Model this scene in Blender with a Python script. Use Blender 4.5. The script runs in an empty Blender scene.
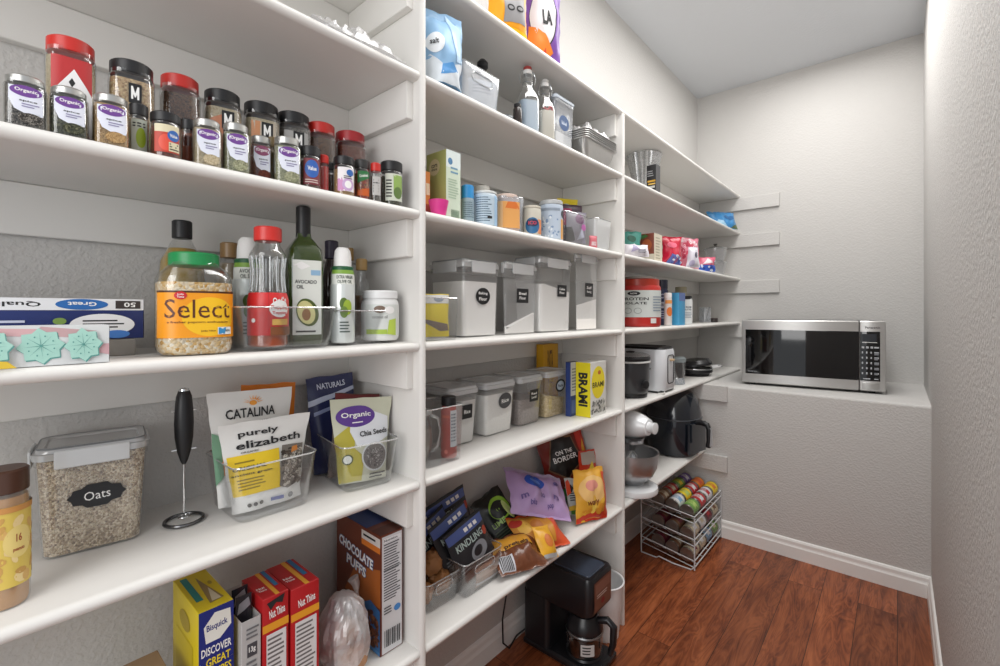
import bpy, math, random
from mathutils import Vector, Matrix, noise, Euler
PI = math.pi
SC = bpy.context.scene
COL = SC.collection

# ------------------------------------------------------------------ camera
FPX, PSI, HY, CZ = 460.0, math.radians(40.82), 311.7, 1.25
cam_d = bpy.data.cameras.new('camera'); cam = bpy.data.objects.new('camera', cam_d); COL.objects.link(cam)
cam_d.sensor_width = 36.0; cam_d.lens = FPX * 36.0 / 1000.0
cam_d.shift_y = -(333.0 - HY) / 1000.0
cam_d.clip_start = 0.02
cam.location = (0, 0, CZ); cam.rotation_euler = (PI / 2, 0, PSI)
SC.camera = cam

# ------------------------------------------------------------------ world, lamps, exposure
w = bpy.data.worlds.new('world'); SC.world = w; w.use_nodes = True
w.node_tree.nodes['Background'].inputs[0].default_value = (0.93, 0.96, 1.0, 1)
w.node_tree.nodes['Background'].inputs[1].default_value = 0.62
def area(name, loc, target, size, power, col=(1, 1, 1), sy=None):
    d = bpy.data.lights.new(name, 'AREA'); d.energy = power; d.color = col
    d.shape = 'RECTANGLE'; d.size = size; d.size_y = sy or size
    o = bpy.data.objects.new(name, d); COL.objects.link(o); o.location = loc
    o.rotation_euler = (Vector(target) - Vector(loc)).to_track_quat('-Z', 'Y').to_euler()
    return o
area('ceiling_lamp', (-0.34, 1.85, 2.79), (-0.34, 1.85, 0), 0.6, 30, (1.0, 0.985, 0.965), 2.7)
area('rear_fill_light', (-0.1, -1.0, 1.6), (-0.45, 1.6, 0.75), 1.0, 16, (1.0, 0.99, 0.975), 1.5)  # unseen fill light added behind the camera to soften shadows in the shelves
SC.view_settings.view_transform = 'Standard'; SC.view_settings.look = 'None'
SC.view_settings.gamma = 1; SC.view_settings.use_curve_mapping = False
SC.view_settings.exposure = 0.24
try:
    SC.cycles.max_bounces = 10; SC.cycles.diffuse_bounces = 5; SC.cycles.transparent_max_bounces = 28
    SC.cycles.caustics_reflective = False; SC.cycles.caustics_refractive = False
    SC.cycles.use_denoising = True; SC.cycles.sample_clamp_indirect = 6
except Exception: pass

# ------------------------------------------------------------------ surveying: the room's sizes and how points on shelves were measured
XF = -0.83                      # front plane of the shelves
XW = -1.117                     # left wall
T0, T1, T2, YB, YL = -0.42, 0.687, 1.714, 3.522, 2.744
XR = 0.112
Z0, Z1, Z2, Z3, Z4, Z5 = 2.061, 1.8045, 1.486, 1.180, 0.861, 0.4715
CEIL = 2.82
cP, sP = math.cos(PSI), math.sin(PSI)
def ang(px): return PSI - math.atan((px - 500) / FPX)     # angle of a column of the picture away from +Y, to the left
def yat(px, dep): return (-(XF - dep)) / math.tan(ang(px))  # Y at which that column meets the plane `dep` behind the shelf fronts
def depthz(x, y): return -x * sP + y * cP
def zat(x, y, py): return CZ + (HY - py) * depthz(x, y) / FPX
def gp(px, py, z):                                        # point of a horizontal plane z
    Z = (CZ - z) * FPX / (py - HY); xc = (px - 500) / FPX * Z
    return Vector((xc * cP - Z * sP, xc * sP + Z * cP, z))
def cyl(px0, px1, dep):                                   # upright cylinder between two columns, its front `dep` behind the shelf edge: x, y, radius
    a0, a1 = ang(px0), ang(px1); th = (a0 + a1) / 2; k = math.sin(abs(a0 - a1) / 2) / math.sin(th)
    x = (XF - dep) / (1 - k); R = -x / math.sin(th)
    return x, R * math.cos(th), R * math.sin(abs(a0 - a1) / 2)

# ------------------------------------------------------------------ materials
def lin(h):
    if isinstance(h, tuple): return h
    h = h.lstrip('#'); c = [int(h[i:i + 2], 16) / 255 for i in (0, 2, 4)]
    return tuple(x / 12.92 if x <= 0.04045 else ((x + 0.055) / 1.055) ** 2.4 for x in c)
MATS = {}
def mat(name, col, rough=0.5, metal=0.0, bump=0.0, bscale=200.0, spec=0.5, vary=0.0, coat=0.0):
    if name in MATS: return MATS[name]
    m = bpy.data.materials.new(name); m.use_nodes = True; nt = m.node_tree; b = nt.nodes['Principled BSDF']
    c = lin(col); b.inputs['Base Color'].default_value = (*c, 1); b.inputs['Roughness'].default_value = rough
    b.inputs['Metallic'].default_value = metal; b.inputs['Specular IOR Level'].default_value = spec
    if coat: b.inputs['Coat Weight'].default_value = coat
    tc = nt.nodes.new('ShaderNodeTexCoord')
    n = nt.nodes.new('ShaderNodeTexNoise'); n.inputs['Scale'].default_value = bscale; n.inputs['Detail'].default_value = 3
    nt.links.new(tc.outputs['Object'], n.inputs['Vector'])
    if vary:
        mx = nt.nodes.new('ShaderNodeMix'); mx.data_type = 'RGBA'
        mx.inputs[6].default_value = (*[x * (1 - vary) for x in c], 1); mx.inputs[7].default_value = (*[min(1, x * (1 + vary)) for x in c], 1)
        nt.links.new(n.outputs['Fac'], mx.inputs[0]); nt.links.new(mx.outputs[2], b.inputs['Base Color'])
    if bump:
        bp = nt.nodes.new('ShaderNodeBump'); bp.inputs['Strength'].default_value = bump; bp.inputs['Distance'].default_value = 0.002
        nt.links.new(n.outputs['Fac'], bp.inputs['Height']); nt.links.new(bp.outputs['Normal'], b.inputs['Normal'])
    MATS[name] = m; return m
def grain(name, cols, scale=160, rough=0.8, bump=0.6, dist=0.004):
    """loose grains: a Voronoi cell colour picks from a ramp"""
    if name in MATS: return MATS[name]
    m = bpy.data.materials.new(name); m.use_nodes = True; nt = m.node_tree; b = nt.nodes['Principled BSDF']
    b.inputs['Roughness'].default_value = rough
    tc = nt.nodes.new('ShaderNodeTexCoord'); v = nt.nodes.new('ShaderNodeTexVoronoi'); v.inputs['Scale'].default_value = scale
    nt.links.new(tc.outputs['Object'], v.inputs['Vector'])
    sp = nt.nodes.new('ShaderNodeSeparateColor'); nt.links.new(v.outputs['Color'], sp.inputs[0])
    r = nt.nodes.new('ShaderNodeValToRGB'); nt.links.new(sp.outputs[0], r.inputs[0])
    el = r.color_ramp.elements
    for i, c in enumerate(cols):
        p = i / max(1, len(cols) - 1)
        e = el[i] if i < 2 else el.new(p)
        e.position = p; e.color = (*lin(c), 1)
    nt.links.new(r.outputs[0], b.inputs['Base Color'])
    bp = nt.nodes.new('ShaderNodeBump'); bp.inputs['Strength'].default_value = bump; bp.inputs['Distance'].default_value = dist; bp.invert = True
    nt.links.new(v.outputs['Distance'], bp.inputs['Height']); nt.links.new(bp.outputs['Normal'], b.inputs['Normal'])
    MATS[name] = m; return m
def clear(name, tint=(0.93, 0.94, 0.95), base=0.06, edge=0.55, milk=0.0, rough=0.08, milkcol=(0.8, 0.8, 0.8)):
    """clear plastic or glass: see-through face-on, glossy at grazing angles, optional milkiness"""
    if name in MATS: return MATS[name]
    m = bpy.data.materials.new(name); m.use_nodes = True; nt = m.node_tree; nt.nodes.clear()
    out = nt.nodes.new('ShaderNodeOutputMaterial'); tr = nt.nodes.new('ShaderNodeBsdfTransparent'); tr.inputs[0].default_value = (*tint, 1)
    gl = nt.nodes.new('ShaderNodeBsdfGlossy'); gl.inputs['Roughness'].default_value = rough; gl.inputs[0].default_value = (0.9, 0.9, 0.9, 1)
    lw = nt.nodes.new('ShaderNodeLayerWeight'); lw.inputs[0].default_value = 0.35
    mr = nt.nodes.new('ShaderNodeMapRange'); mr.inputs[3].default_value = base; mr.inputs[4].default_value = edge
    nt.links.new(lw.outputs['Facing'], mr.inputs[0])
    tc = nt.nodes.new('ShaderNodeTexCoord'); n = nt.nodes.new('ShaderNodeTexNoise'); n.inputs['Scale'].default_value = 14
    nt.links.new(tc.outputs['Object'], n.inputs['Vector'])
    bp = nt.nodes.new('ShaderNodeBump'); bp.inputs['Strength'].default_value = 0.25; bp.inputs['Distance'].default_value = 0.01
    nt.links.new(n.outputs['Fac'], bp.inputs['Height']); nt.links.new(bp.outputs[0], gl.inputs['Normal'])
    mx = nt.nodes.new('ShaderNodeMixShader'); nt.links.new(mr.outputs[0], mx.inputs[0])
    src = tr.outputs[0]
    if milk:
        df = nt.nodes.new('ShaderNodeBsdfDiffuse'); df.inputs[0].default_value = (*milkcol, 1)
        m2 = nt.nodes.new('ShaderNodeMixShader'); m2.inputs[0].default_value = milk
        nt.links.new(tr.outputs[0], m2.inputs[1]); nt.links.new(df.outputs[0], m2.inputs[2]); src = m2.outputs[0]
    nt.links.new(src, mx.inputs[1]); nt.links.new(gl.outputs[0], mx.inputs[2]); nt.links.new(mx.outputs[0], out.inputs[0])
    MATS[name] = m; return m
def C(h, rough=0.45, **k):                                # a plain printed or moulded colour
    return mat('colour_%s_%d' % (h.strip('#').lower(), int(rough * 100)), h, rough, **k)

# ------------------------------------------------------------------ mesh building
def rring(w, d, r, z, ox=0, oy=0, n=6, bow=0.0):
    r = max(1e-4, min(r, w / 2 - 1e-5, d / 2 - 1e-5)); pts = []
    for cx, cy, a0 in ((w / 2 - r, d / 2 - r, 0), (-w / 2 + r, d / 2 - r, PI / 2), (-w / 2 + r, -d / 2 + r, PI), (w / 2 - r, -d / 2 + r, 1.5 * PI)):
        for i in range(n + 1):
            a = a0 + i * PI / 2 / n; pts.append((ox + cx + r * math.cos(a), oy + cy + r * math.sin(a), z))
    return pts
def cring(r, z, ox=0, oy=0, n=28): return [(ox + r * math.cos(2 * PI * i / n), oy + r * math.sin(2 * PI * i / n), z) for i in range(n)]
class MB:
    def __init__(s): s.v = []; s.f = []; s.m = []; s.mi = []; s.T = None
    def slot(s, m):
        if m not in s.m: s.m.append(m)
        return s.m.index(m)
    def add(s, vs, fs, m):
        b = len(s.v); k = s.slot(m)
        if s.T is not None: vs = [s.T @ Vector(p) for p in vs]
        s.v += [tuple(p) for p in vs]
        for f in fs: s.f.append([b + i for i in f]); s.mi.append(k)
        return s
    def loft(s, rings, m, c0=True, c1=True, closed=False):
        n = len(rings[0]); vs = [p for r in rings for p in r]; fs = []; R = len(rings)
        for j in range(R if closed else R - 1):
            a = j * n; b = ((j + 1) % R) * n
            for i in range(n): fs.append([a + i, a + (i + 1) % n, b + (i + 1) % n, b + i])
        if c0 and not closed: fs.append(list(range(n))[::-1])
        if c1 and not closed: fs.append([(R - 1) * n + i for i in range(n)])
        return s.add(vs, fs, m)
    def ves(s, secs, m, c0=True, c1=True, n=6):           # secs: (z, w, d, r[, ox, oy])
        return s.loft([rring(q[1], q[2], q[3], q[0], *(q[4:6] if len(q) > 4 else (0, 0)), n=n) for q in secs], m, c0, c1)
    def lat(s, prof, m, ox=0, oy=0, n=28, c0=True, c1=True): # prof: (r, z)
        return s.loft([cring(max(r, 1e-4), z, ox, oy, n) for r, z in prof], m, c0, c1)
    def box(s, x0, x1, y0, y1, z0, z1, m, b=0.0):
        w, d = x1 - x0, y1 - y0; ox, oy = (x0 + x1) / 2, (y0 + y1) / 2
        if b:
            b = min(b, w / 2.2, d / 2.2, (z1 - z0) / 2.2)
            secs = [(z0, w - 2 * b, d - 2 * b, 1e-4, ox, oy), (z0 + b, w, d, b, ox, oy), (z1 - b, w, d, b, ox, oy), (z1, w - 2 * b, d - 2 * b, 1e-4, ox, oy)]
            return s.ves(secs, m, n=2)
        vs = [(x, y, z) for z in (z0, z1) for x, y in ((x0, y0), (x1, y0), (x1, y1), (x0, y1))]
        return s.add(vs, [[3, 2, 1, 0], [4, 5, 6, 7], [0, 1, 5, 4], [1, 2, 6, 5], [2, 3, 7, 6], [3, 0, 4, 7]], m)
    def tube(s, pts, r, m, n=8, closed=False, caps=True):
        pts = [Vector(p) for p in pts]; rings = []; N = len(pts); up = Vector((0, 0, 1)); pu = None
        for i, p in enumerate(pts):
            if closed: t = (pts[(i + 1) % N] - pts[i - 1])
            else: t = (pts[min(i + 1, N - 1)] - pts[max(i - 1, 0)])
            t = t.normalized() if t.length > 1e-9 else Vector((0, 0, 1))
            if pu is None:
                u = t.cross(up) if abs(t.dot(up)) < 0.95 else t.cross(Vector((1, 0, 0)))
            else: u = pu - t * pu.dot(t)
            u.normalize(); pu = u; v = t.cross(u); rr = r[i] if isinstance(r, (list, tuple)) else r
            rings.append([tuple(p + (u * math.cos(2 * PI * k / n) + v * math.sin(2 * PI * k / n)) * rr) for k in range(n)])
        return s.loft(rings, m, caps, caps, closed)
    def build(s, name, parent=None, loc=(0, 0, 0), rot=(0, 0, 0), smooth=True, label=None):
        me = bpy.data.meshes.new(name); me.from_pydata(s.v, [], s.f)
        for m in s.m: me.materials.append(m)
        me.polygons.foreach_set('material_index', s.mi)
        if smooth:
            me.polygons.foreach_set('use_smooth', [True] * len(me.polygons)); me.update()
            try: me.set_sharp_from_angle(angle=math.radians(38))
            except Exception: pass
        me.update(); o = bpy.data.objects.new(name, me); COL.objects.link(o)
        o.location = loc; o.rotation_euler = rot
        if parent is not None: o.parent = parent
        if label: o['label'] = label
        return o
def thing(name, label, cat, loc=(0, 0, 0), rot=0.0, group=None):
    o = bpy.data.objects.new(name, None); COL.objects.link(o); o.empty_display_size = 0.02
    o.location = loc; o.rotation_euler = rot if isinstance(rot, tuple) else (0, 0, rot)
    return tag(o, label, cat, group)
def tag(o, label, cat, group=None, kind=None):
    o['label'] = label; o['category'] = cat
    if group: o['group'] = group
    if kind: o['kind'] = kind
    return o
def struct(o): o['kind'] = 'structure'; return o
FACE = PI / 2                                             # local -y looks out of the shelf

# ------------------------------------------------------------------ printed matter
_tc = {}
def text_mesh(s, bold):
    k = (s, bold)
    if k in _tc: return _tc[k]
    cu = bpy.data.curves.new('t', 'FONT'); cu.body = s; cu.resolution_u = 2; cu.offset = bold; cu.align_x = 'CENTER'
    ob = bpy.data.objects.new('t', cu); COL.objects.link(ob)
    dg = bpy.context.evaluated_depsgraph_get(); me = ob.evaluated_get(dg).to_mesh()
    vs = [(v.co.x, v.co.y) for v in me.vertices]; fs = [list(p.vertices) for p in me.polygons]
    ob.evaluated_get(dg).to_mesh_clear(); bpy.data.objects.remove(ob); bpy.data.curves.remove(cu)
    if vs:
        x0, x1 = min(v[0] for v in vs), max(v[0] for v in vs); y0, y1 = min(v[1] for v in vs), max(v[1] for v in vs)
        vs = [((x - (x0 + x1) / 2) / max(1e-6, x1 - x0), (y - (y0 + y1) / 2) / max(1e-6, y1 - y0)) for x, y in vs]
    _tc[k] = (vs, fs); return _tc[k]
def art(mb, fm, W, H, items, off0=0.0004, step=0.00015, seg=0.012, tlift=0.0):
    """lay flat artwork (fractions of W x H) on a surface fm(u, v, offset)"""
    off = off0
    for it in items:
        k = it[0]; off += step
        if k == 'r':
            _, x0, y0, x1, y1, m = it[:6]
            nu = max(1, int(abs(x1 - x0) * W / seg)); nv = max(1, int(abs(y1 - y0) * H / seg)); nu = min(nu, 24); nv = min(nv, 24)
            vs = [fm((x0 + (x1 - x0) * i / nu) * W, (y0 + (y1 - y0) * j / nv) * H, off) for j in range(nv + 1) for i in range(nu + 1)]
            fs = [[j * (nu + 1) + i, j * (nu + 1) + i + 1, (j + 1) * (nu + 1) + i + 1, (j + 1) * (nu + 1) + i] for j in range(nv) for i in range(nu)]
            mb.add(vs, fs, m)
        elif k in ('e', 'p'):
            if k == 'e':
                _, cx, cy, rx, ry, m = it[:6]; n = 24 if max(rx * W, ry * H) < 0.03 else 40; ro = it[6] if len(it) > 6 else 0
                b = []
                for i in range(n):
                    a = 2 * PI * i / n; x, y = rx * W * math.cos(a), ry * H * math.sin(a)
                    b.append((cx * W + x * math.cos(ro) - y * math.sin(ro), cy * H + x * math.sin(ro) + y * math.cos(ro)))
            else:
                _, pts, m = it[:3]; b = []
                for i in range(len(pts)):
                    p, q = pts[i], pts[(i + 1) % len(pts)]
                    L = math.hypot((q[0] - p[0]) * W, (q[1] - p[1]) * H); ns = max(1, min(8, int(L / seg)))
                    for j in range(ns): b.append(((p[0] + (q[0] - p[0]) * j / ns) * W, (p[1] + (q[1] - p[1]) * j / ns) * H))
            cx = sum(p[0] for p in b) / len(b); cy = sum(p[1] for p in b) / len(b); n = len(b); K = max(3, min(12, int(max(math.hypot(q[0] - cx, q[1] - cy) for q in b) / max(seg, 0.004))) if seg < 0.5 else 3)
            vs = [fm(cx, cy, off)]; fs = []
            for q in range(1, K + 1):
                for p in b: vs.append(fm(cx + (p[0] - cx) * q / K, cy + (p[1] - cy) * q / K, off))
            for i in range(n):
                fs.append([0, 1 + i, 1 + (i + 1) % n])
                for q in range(1, K):
                    a = 1 + (q - 1) * n; c = 1 + q * n; fs.append([a + i, c + i, c + (i + 1) % n, a + (i + 1) % n])
            mb.add(vs, fs, m)
        elif k == 't':
            _, s, cx, cy, wf, hf, m = it[:7]; ro = it[7] if len(it) > 7 else 0; bold = it[8] if len(it) > 8 else 0.02
            vs, fs = text_mesh(s, bold); out = []
            for x, y in vs:
                x *= wf * W; y *= hf * H
                out.append(fm(cx * W + x * math.cos(ro) - y * math.sin(ro), cy * H + x * math.sin(ro) + y * math.cos(ro), off + tlift))
            mb.add(out, fs, m)
        elif k == 'lines':                                # small print: thin bars of uneven length
            _, x0, y0, x1, y1, n, m = it[:7]; rnd = random.Random(n * 7 + int(x0 * 100))
            for j in range(n):
                yy = y1 - (y1 - y0) * (j + 0.5) / n; hh = (y1 - y0) / n * 0.22; xe = x0 + (x1 - x0) * rnd.uniform(0.7, 1)
                nu = max(1, min(10, int((xe - x0) * W / seg)))
                vs = [fm((x0 + (xe - x0) * i / nu) * W, (yy + sgn * hh) * H, off) for sgn in (-1, 1) for i in range(nu + 1)]
                mb.add(vs, [[i, i + 1, nu + 2 + i, nu + 1 + i] for i in range(nu)], m)
        elif k == 'bits':                                 # a scatter of small ovals inside a box
            _, x0, y0, x1, y1, n, rr, ms = it[:8]; rnd = random.Random(n + int(x0 * 31) + int(y1 * 17))
            for j in range(n):
                cx, cy = rnd.uniform(x0, x1) * W, rnd.uniform(y0, y1) * H; a0 = rnd.uniform(0, PI); r1 = rr * rnd.uniform(0.6, 1.2); r2 = r1 * rnd.uniform(0.5, 0.8)
                vs = [fm(cx, cy, off)] + [fm(cx + r1 * math.cos(a) * math.cos(a0) - r2 * math.sin(a) * math.sin(a0), cy + r1 * math.cos(a) * math.sin(a0) + r2 * math.sin(a) * math.cos(a0), off + 0.00004 * (j % 3)) for a in [2 * PI * q / 9 for q in range(9)]]
                mb.add(vs, [[0, 1 + q, 1 + (q + 1) % 9] for q in range(9)], ms[j % len(ms)])
    return mb
def fcyl(r, z0=0.0, a0=-PI / 2, ox=0, oy=0, width=0):     # label wrapped on a round jar, centred on angle a0; u runs to the viewer's right
    def f(u, v, o):
        rr = r(v) if callable(r) else r; a = a0 + (u - width / 2) / rr
        return (ox + (rr + o) * math.cos(a), oy + (rr + o) * math.sin(a), z0 + v)
    return f
def ffront(x0, y, z0): return lambda u, v, o: (x0 + u, y - o, z0 + v)
def fleft(x, y1, z0): return lambda u, v, o: (x - o, y1 - u, z0 + v)
def fright(x, y0, z0): return lambda u, v, o: (x + o, y0 + u, z0 + v)
def ftop(x0, y0, z): return lambda u, v, o: (x0 + u, y0 + v, z + o)
def fring(w, d, r, z0, taper=0.0):
    """label that follows a rounded-rectangle wall; u=0 at the middle of the front (-y), running to +x"""
    def f(u, v, o):
        ww, dd = w + taper * v * 2, d + taper * v * 2; s = 1 if u >= 0 else -1; u = abs(u); L1 = ww / 2 - r; A = PI / 2 * r; L2 = dd - 2 * r
        if u <= L1: return (s * u, -dd / 2 - o, z0 + v)
        u -= L1
        if u <= A:
            a = u / r; return (s * (ww / 2 - r + (r + o) * math.sin(a)), -dd / 2 + r - (r + o) * math.cos(a), z0 + v)
        u -= A
        return (s * (ww / 2 + o), -dd / 2 + r + u, z0 + v)
    return f
def fringc(w, d, r, z0, width, taper=0.0):
    g = fring(w, d, r, z0, taper); return lambda u, v, o: g(u - width / 2, v, o)

# ================================================================== THE ROOM
def paint(name, col, rough, scale, strength, dist=0.0012, detail=2.0):
    m = bpy.data.materials.new(name); m.use_nodes = True; nt = m.node_tree; b = nt.nodes['Principled BSDF']
    b.inputs['Base Color'].default_value = (*lin(col), 1); b.inputs['Roughness'].default_value = rough
    b.inputs['Specular IOR Level'].default_value = 0.3
    tc = nt.nodes.new('ShaderNodeTexCoord'); n = nt.nodes.new('ShaderNodeTexNoise')
    n.inputs['Scale'].default_value = scale; n.inputs['Detail'].default_value = detail; nt.links.new(tc.outputs['Object'], n.inputs['Vector'])
    r = nt.nodes.new('ShaderNodeValToRGB'); r.color_ramp.elements[0].position = 0.42; r.color_ramp.elements[1].position = 0.62
    nt.links.new(n.outputs['Fac'], r.inputs[0])
    bp = nt.nodes.new('ShaderNodeBump'); bp.inputs['Strength'].default_value = strength; bp.inputs['Distance'].default_value = dist
    nt.links.new(r.outputs[0], bp.inputs['Height']); nt.links.new(bp.outputs[0], b.inputs['Normal']); return m
WALL = paint('orange_peel_wall_paint', '#cbc9c6', 0.75, 110, 0.42, 0.0014)
CEILM = paint('ceiling_paint', '#cfd2d6', 0.9, 80, 0.3)
WHITE = paint('white_shelf_paint', '#e3e1dd', 0.42, 30, 0.1, 0.0006)
TRIM = paint('white_trim_paint', '#efeeeb', 0.35, 30, 0.05)
def wood_floor():
    m = bpy.data.materials.new('reddish_wood_planks'); m.use_nodes = True; nt = m.node_tree; b = nt.nodes['Principled BSDF']; N = nt.nodes.new; L = nt.links.new
    tc = N('ShaderNodeTexCoord'); mp = N('ShaderNodeMapping'); mp.inputs['Rotation'].default_value = (0, 0, PI / 2); L(tc.outputs['Object'], mp.inputs[0])
    br = N('ShaderNodeTexBrick'); br.inputs['Scale'].default_value = 1; br.inputs['Brick Width'].default_value = 1.25; br.inputs['Row Height'].default_value = 0.128
    br.inputs['Mortar Size'].default_value = 0.0012; br.inputs['Mortar Smooth'].default_value = 0.2; br.offset = 0.37
    br.inputs['Color1'].default_value = (0, 0, 0, 1); br.inputs['Color2'].default_value = (1, 1, 1, 1); br.inputs['Mortar'].default_value = (0.5, 0.5, 0.5, 1); L(mp.outputs[0], br.inputs['Vector'])
    # grain runs along the plank and shifts from plank to plank
    ad = N('ShaderNodeVectorMath'); ad.operation = 'MULTIPLY_ADD'; L(br.outputs['Color'], ad.inputs[0]); ad.inputs[1].default_value = (7, 3, 5); L(mp.outputs[0], ad.inputs[2])
    st = N('ShaderNodeMapping'); st.inputs['Scale'].default_value = (1.1, 8, 1); L(ad.outputs[0], st.inputs[0])
    n1 = N('ShaderNodeTexNoise'); n1.inputs['Scale'].default_value = 1.8; n1.inputs['Detail'].default_value = 4; n1.inputs['Distortion'].default_value = 1.6; L(st.outputs[0], n1.inputs[0])
    mu = N('ShaderNodeMath'); mu.operation = 'MULTIPLY'; mu.inputs[1].default_value = 9; L(n1.outputs[0], mu.inputs[0])
    fr = N('ShaderNodeMath'); fr.operation = 'PINGPONG'; fr.inputs[1].default_value = 0.5; L(mu.outputs[0], fr.inputs[0])
    n2 = N('ShaderNodeTexNoise'); n2.inputs['Scale'].default_value = 4; n2.inputs['Detail'].default_value = 5; n2.inputs['Roughness'].default_value = 0.55; L(st.outputs[0], n2.inputs[0])
    av = N('ShaderNodeMath'); av.operation = 'MULTIPLY_ADD'; L(fr.outputs[0], av.inputs[0]); av.inputs[1].default_value = 0.5; L(n2.outputs[0], av.inputs[2])
    rp = N('ShaderNodeValToRGB'); e = rp.color_ramp.elements; e[0].position = 0.30; e[0].color = (*lin('#4a200f'), 1); e[1].position = 0.92; e[1].color = (*lin('#a9613a'), 1)
    q = e.new(0.55); q.color = (*lin('#7f4123'), 1); L(av.outputs[0], rp.inputs[0])
    hs = N('ShaderNodeHueSaturation'); L(rp.outputs[0], hs.inputs['Color']); sp = N('ShaderNodeSeparateColor'); L(br.outputs['Color'], sp.inputs[0])
    mr = N('ShaderNodeMapRange'); mr.inputs[3].default_value = 0.72; mr.inputs[4].default_value = 1.18; L(sp.outputs[0], mr.inputs[0]); L(mr.outputs[0], hs.inputs['Value'])
    mx = N('ShaderNodeMix'); mx.data_type = 'RGBA'; L(br.outputs['Fac'], mx.inputs[0]); L(hs.outputs[0], mx.inputs[6]); mx.inputs[7].default_value = (*lin('#2c1208'), 1)
    L(mx.outputs[2], b.inputs['Base Color']); b.inputs['Roughness'].default_value = 0.36
    bp = N('ShaderNodeBump'); bp.inputs['Strength'].default_value = 0.25; bp.inputs['Distance'].default_value = 0.001; L(av.outputs[0], bp.inputs['Height']); L(bp.outputs[0], b.inputs['Normal'])
    return m
YF = -1.3
mb = MB(); mb.box(XW - 0.1, 0.75, YF, YB + 0.1, -0.05, 0, wood_floor()); struct(mb.build('floor'))
mb = MB(); mb.box(XW - 0.1, 0.75, YF, YB + 0.1, CEIL, CEIL + 0.05, CEILM); struct(mb.build('ceiling'))
mb = MB(); mb.box(XW - 0.1, XW, YF, YB + 0.1, 0, CEIL, WALL); struct(mb.build('wall_left'))
# right wall, its near end a rounded drywall corner
mb = MB(); mb.loft([rring(0.14, YB - 0.36, 0.02, z, XR + 0.07, (YB + 0.36) / 2 + 0.0) for z in (0, CEIL)], WALL); struct(mb.build('wall_right'))
# back wall with the deep ledge in front of it
LZ = Z4 - 0.0225
mb = MB(); mb.box(XW, XR + 0.001, YB, YB + 0.1, 0, CEIL, WALL)
prof = [(YB + 0.01, 0.0), (YL, 0.0)] + [(YL + 0.014 - 0.014 * math.cos(a), LZ - 0.014 + 0.014 * math.sin(a)) for a in [PI / 2 * i / 6 for i in range(7)]] + [(YB + 0.01, LZ)]
mb.loft([[(x, y, z) for y, z in prof] for x in (XW, XR + 0.001)], WALL); struct(mb.build('wall_back'))
# baseboards: a moulded profile run along each wall
BP = [(0, 0), (0.014, 0), (0.014, 0.058), (0.011, 0.064), (0.0095, 0.07), (0.0095, 0.084), (0.006, 0.092), (0.0, 0.096)]
def baseboard(name, p, q, nrm):
    mb = MB(); p = Vector(p); q = Vector(q); nv = Vector(nrm)
    mb.loft([[tuple(e + nv * a + Vector((0, 0, h))) for a, h in BP] for e in (p, q)], TRIM); return struct(mb.build(name, smooth=False))
baseboard('baseboard_back', (XW, YL, 0), (XR, YL, 0), (0, -1, 0))
baseboard('baseboard_right', (XR, 0.37, 0), (XR, YL - 0.002, 0), (-1, 0, 0))
baseboard('baseboard_left', (XW, YF, 0), (XW, YL - 0.015, 0), (1, 0, 0))

# ================================================================== THE SHELVING
SH = thing('built_in_shelving', 'white painted built-in wooden shelving with three bays along the left wall', 'shelving', (XW, T1, 0))
def P_(o): o.parent = SH; o.matrix_parent_inverse = Matrix.Translation(-Vector((XW, T1, 0))); return o
TH = 0.021
def shelf(y0, y1, z, name='shelf'):
    r = TH / 2; xf = XF + 0.002; z -= 0.0007
    prof = [(XW, z - TH), (xf - r, z - TH)] + [(xf - r + r * math.cos(a), z - r + r * math.sin(a)) for a in [-PI / 2 + PI * i / 8 for i in range(1, 8)]] + [(xf - r, z), (XW, z)]
    mb = MB(); mb.loft([[(x, y, zz) for x, zz in prof] for y in (y0, y1)], WHITE); return P_(mb.build(name))
def cleat_side(y, s, z, x1=XF - 0.022, h=0.088, t=0.019, x0=XW, m=None):   # board on the side of a divider, s = direction it sticks out
    y0, y1 = (y, y + t) if s > 0 else (y - t, y)
    mb = MB(); mb.box(x0 + (0.019 if x0 == XW else 0), x1, y0, y1, z - TH - h, z - TH - 0.0012, m or WHITE, b=0.0015); return P_(mb.build('cleat'))
def cleat_back(y0, y1, z, h=0.088, t=0.019):
    mb = MB(); mb.box(XW, XW + t, y0, y1, z - TH - h, z - TH - 0.0012, WHITE, b=0.0015); return P_(mb.build('cleat'))
DT = 0.018
def divider(y, ztop):
    r = DT / 2; xf = XF + 0.006
    prof = [(XW, y - r), (xf - r, y - r)] + [(xf - r + r * math.cos(a), y + r * math.sin(a)) for a in [-PI / 2 + PI * i / 8 for i in range(1, 8)]] + [(xf - r, y + r), (XW, y + r)]
    mb = MB(); mb.loft([[(x, yy, z) for x, yy in prof] for z in (0, ztop)], WHITE); return P_(mb.build('divider'))
divider(T0, Z0 - TH); divider(T1, Z0 - TH); divider(T2, Z0 - TH)
LV = [Z0, Z1, Z2, Z3, Z4, Z5]
shelf(T0, T2, Z0); shelf(T2, YB - 0.001, Z0)
h = DT / 2
for z in LV[1:]:
    shelf(T0 + h, T1 - h, z); shelf(T1 + h, T2 - h, z)
    shelf(T2 + h, (YL if z < Z4 - 0.1 else YB) - 0.001, z)
for z in LV:
    cleat_back(T0 + h, T1 - h, z); cleat_back(T1 + h, T2 - h, z); cleat_back(T2 + h, (YL if z < Z4 + 0.01 else YB) - 0.02, z)
    cleat_side(T0 + h, 1, z); cleat_side(T1 - h, -1, z); cleat_side(T1 + h, 1, z); cleat_side(T2 - h, -1, z); cleat_side(T2 + h, 1, z)
    if z > Z4 + 0.1: cleat_side(YB, -1, z, x1=-0.59, m=WALL)
    else: cleat_side(YL, -1, z, x1=-0.708, m=WALL)

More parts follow.
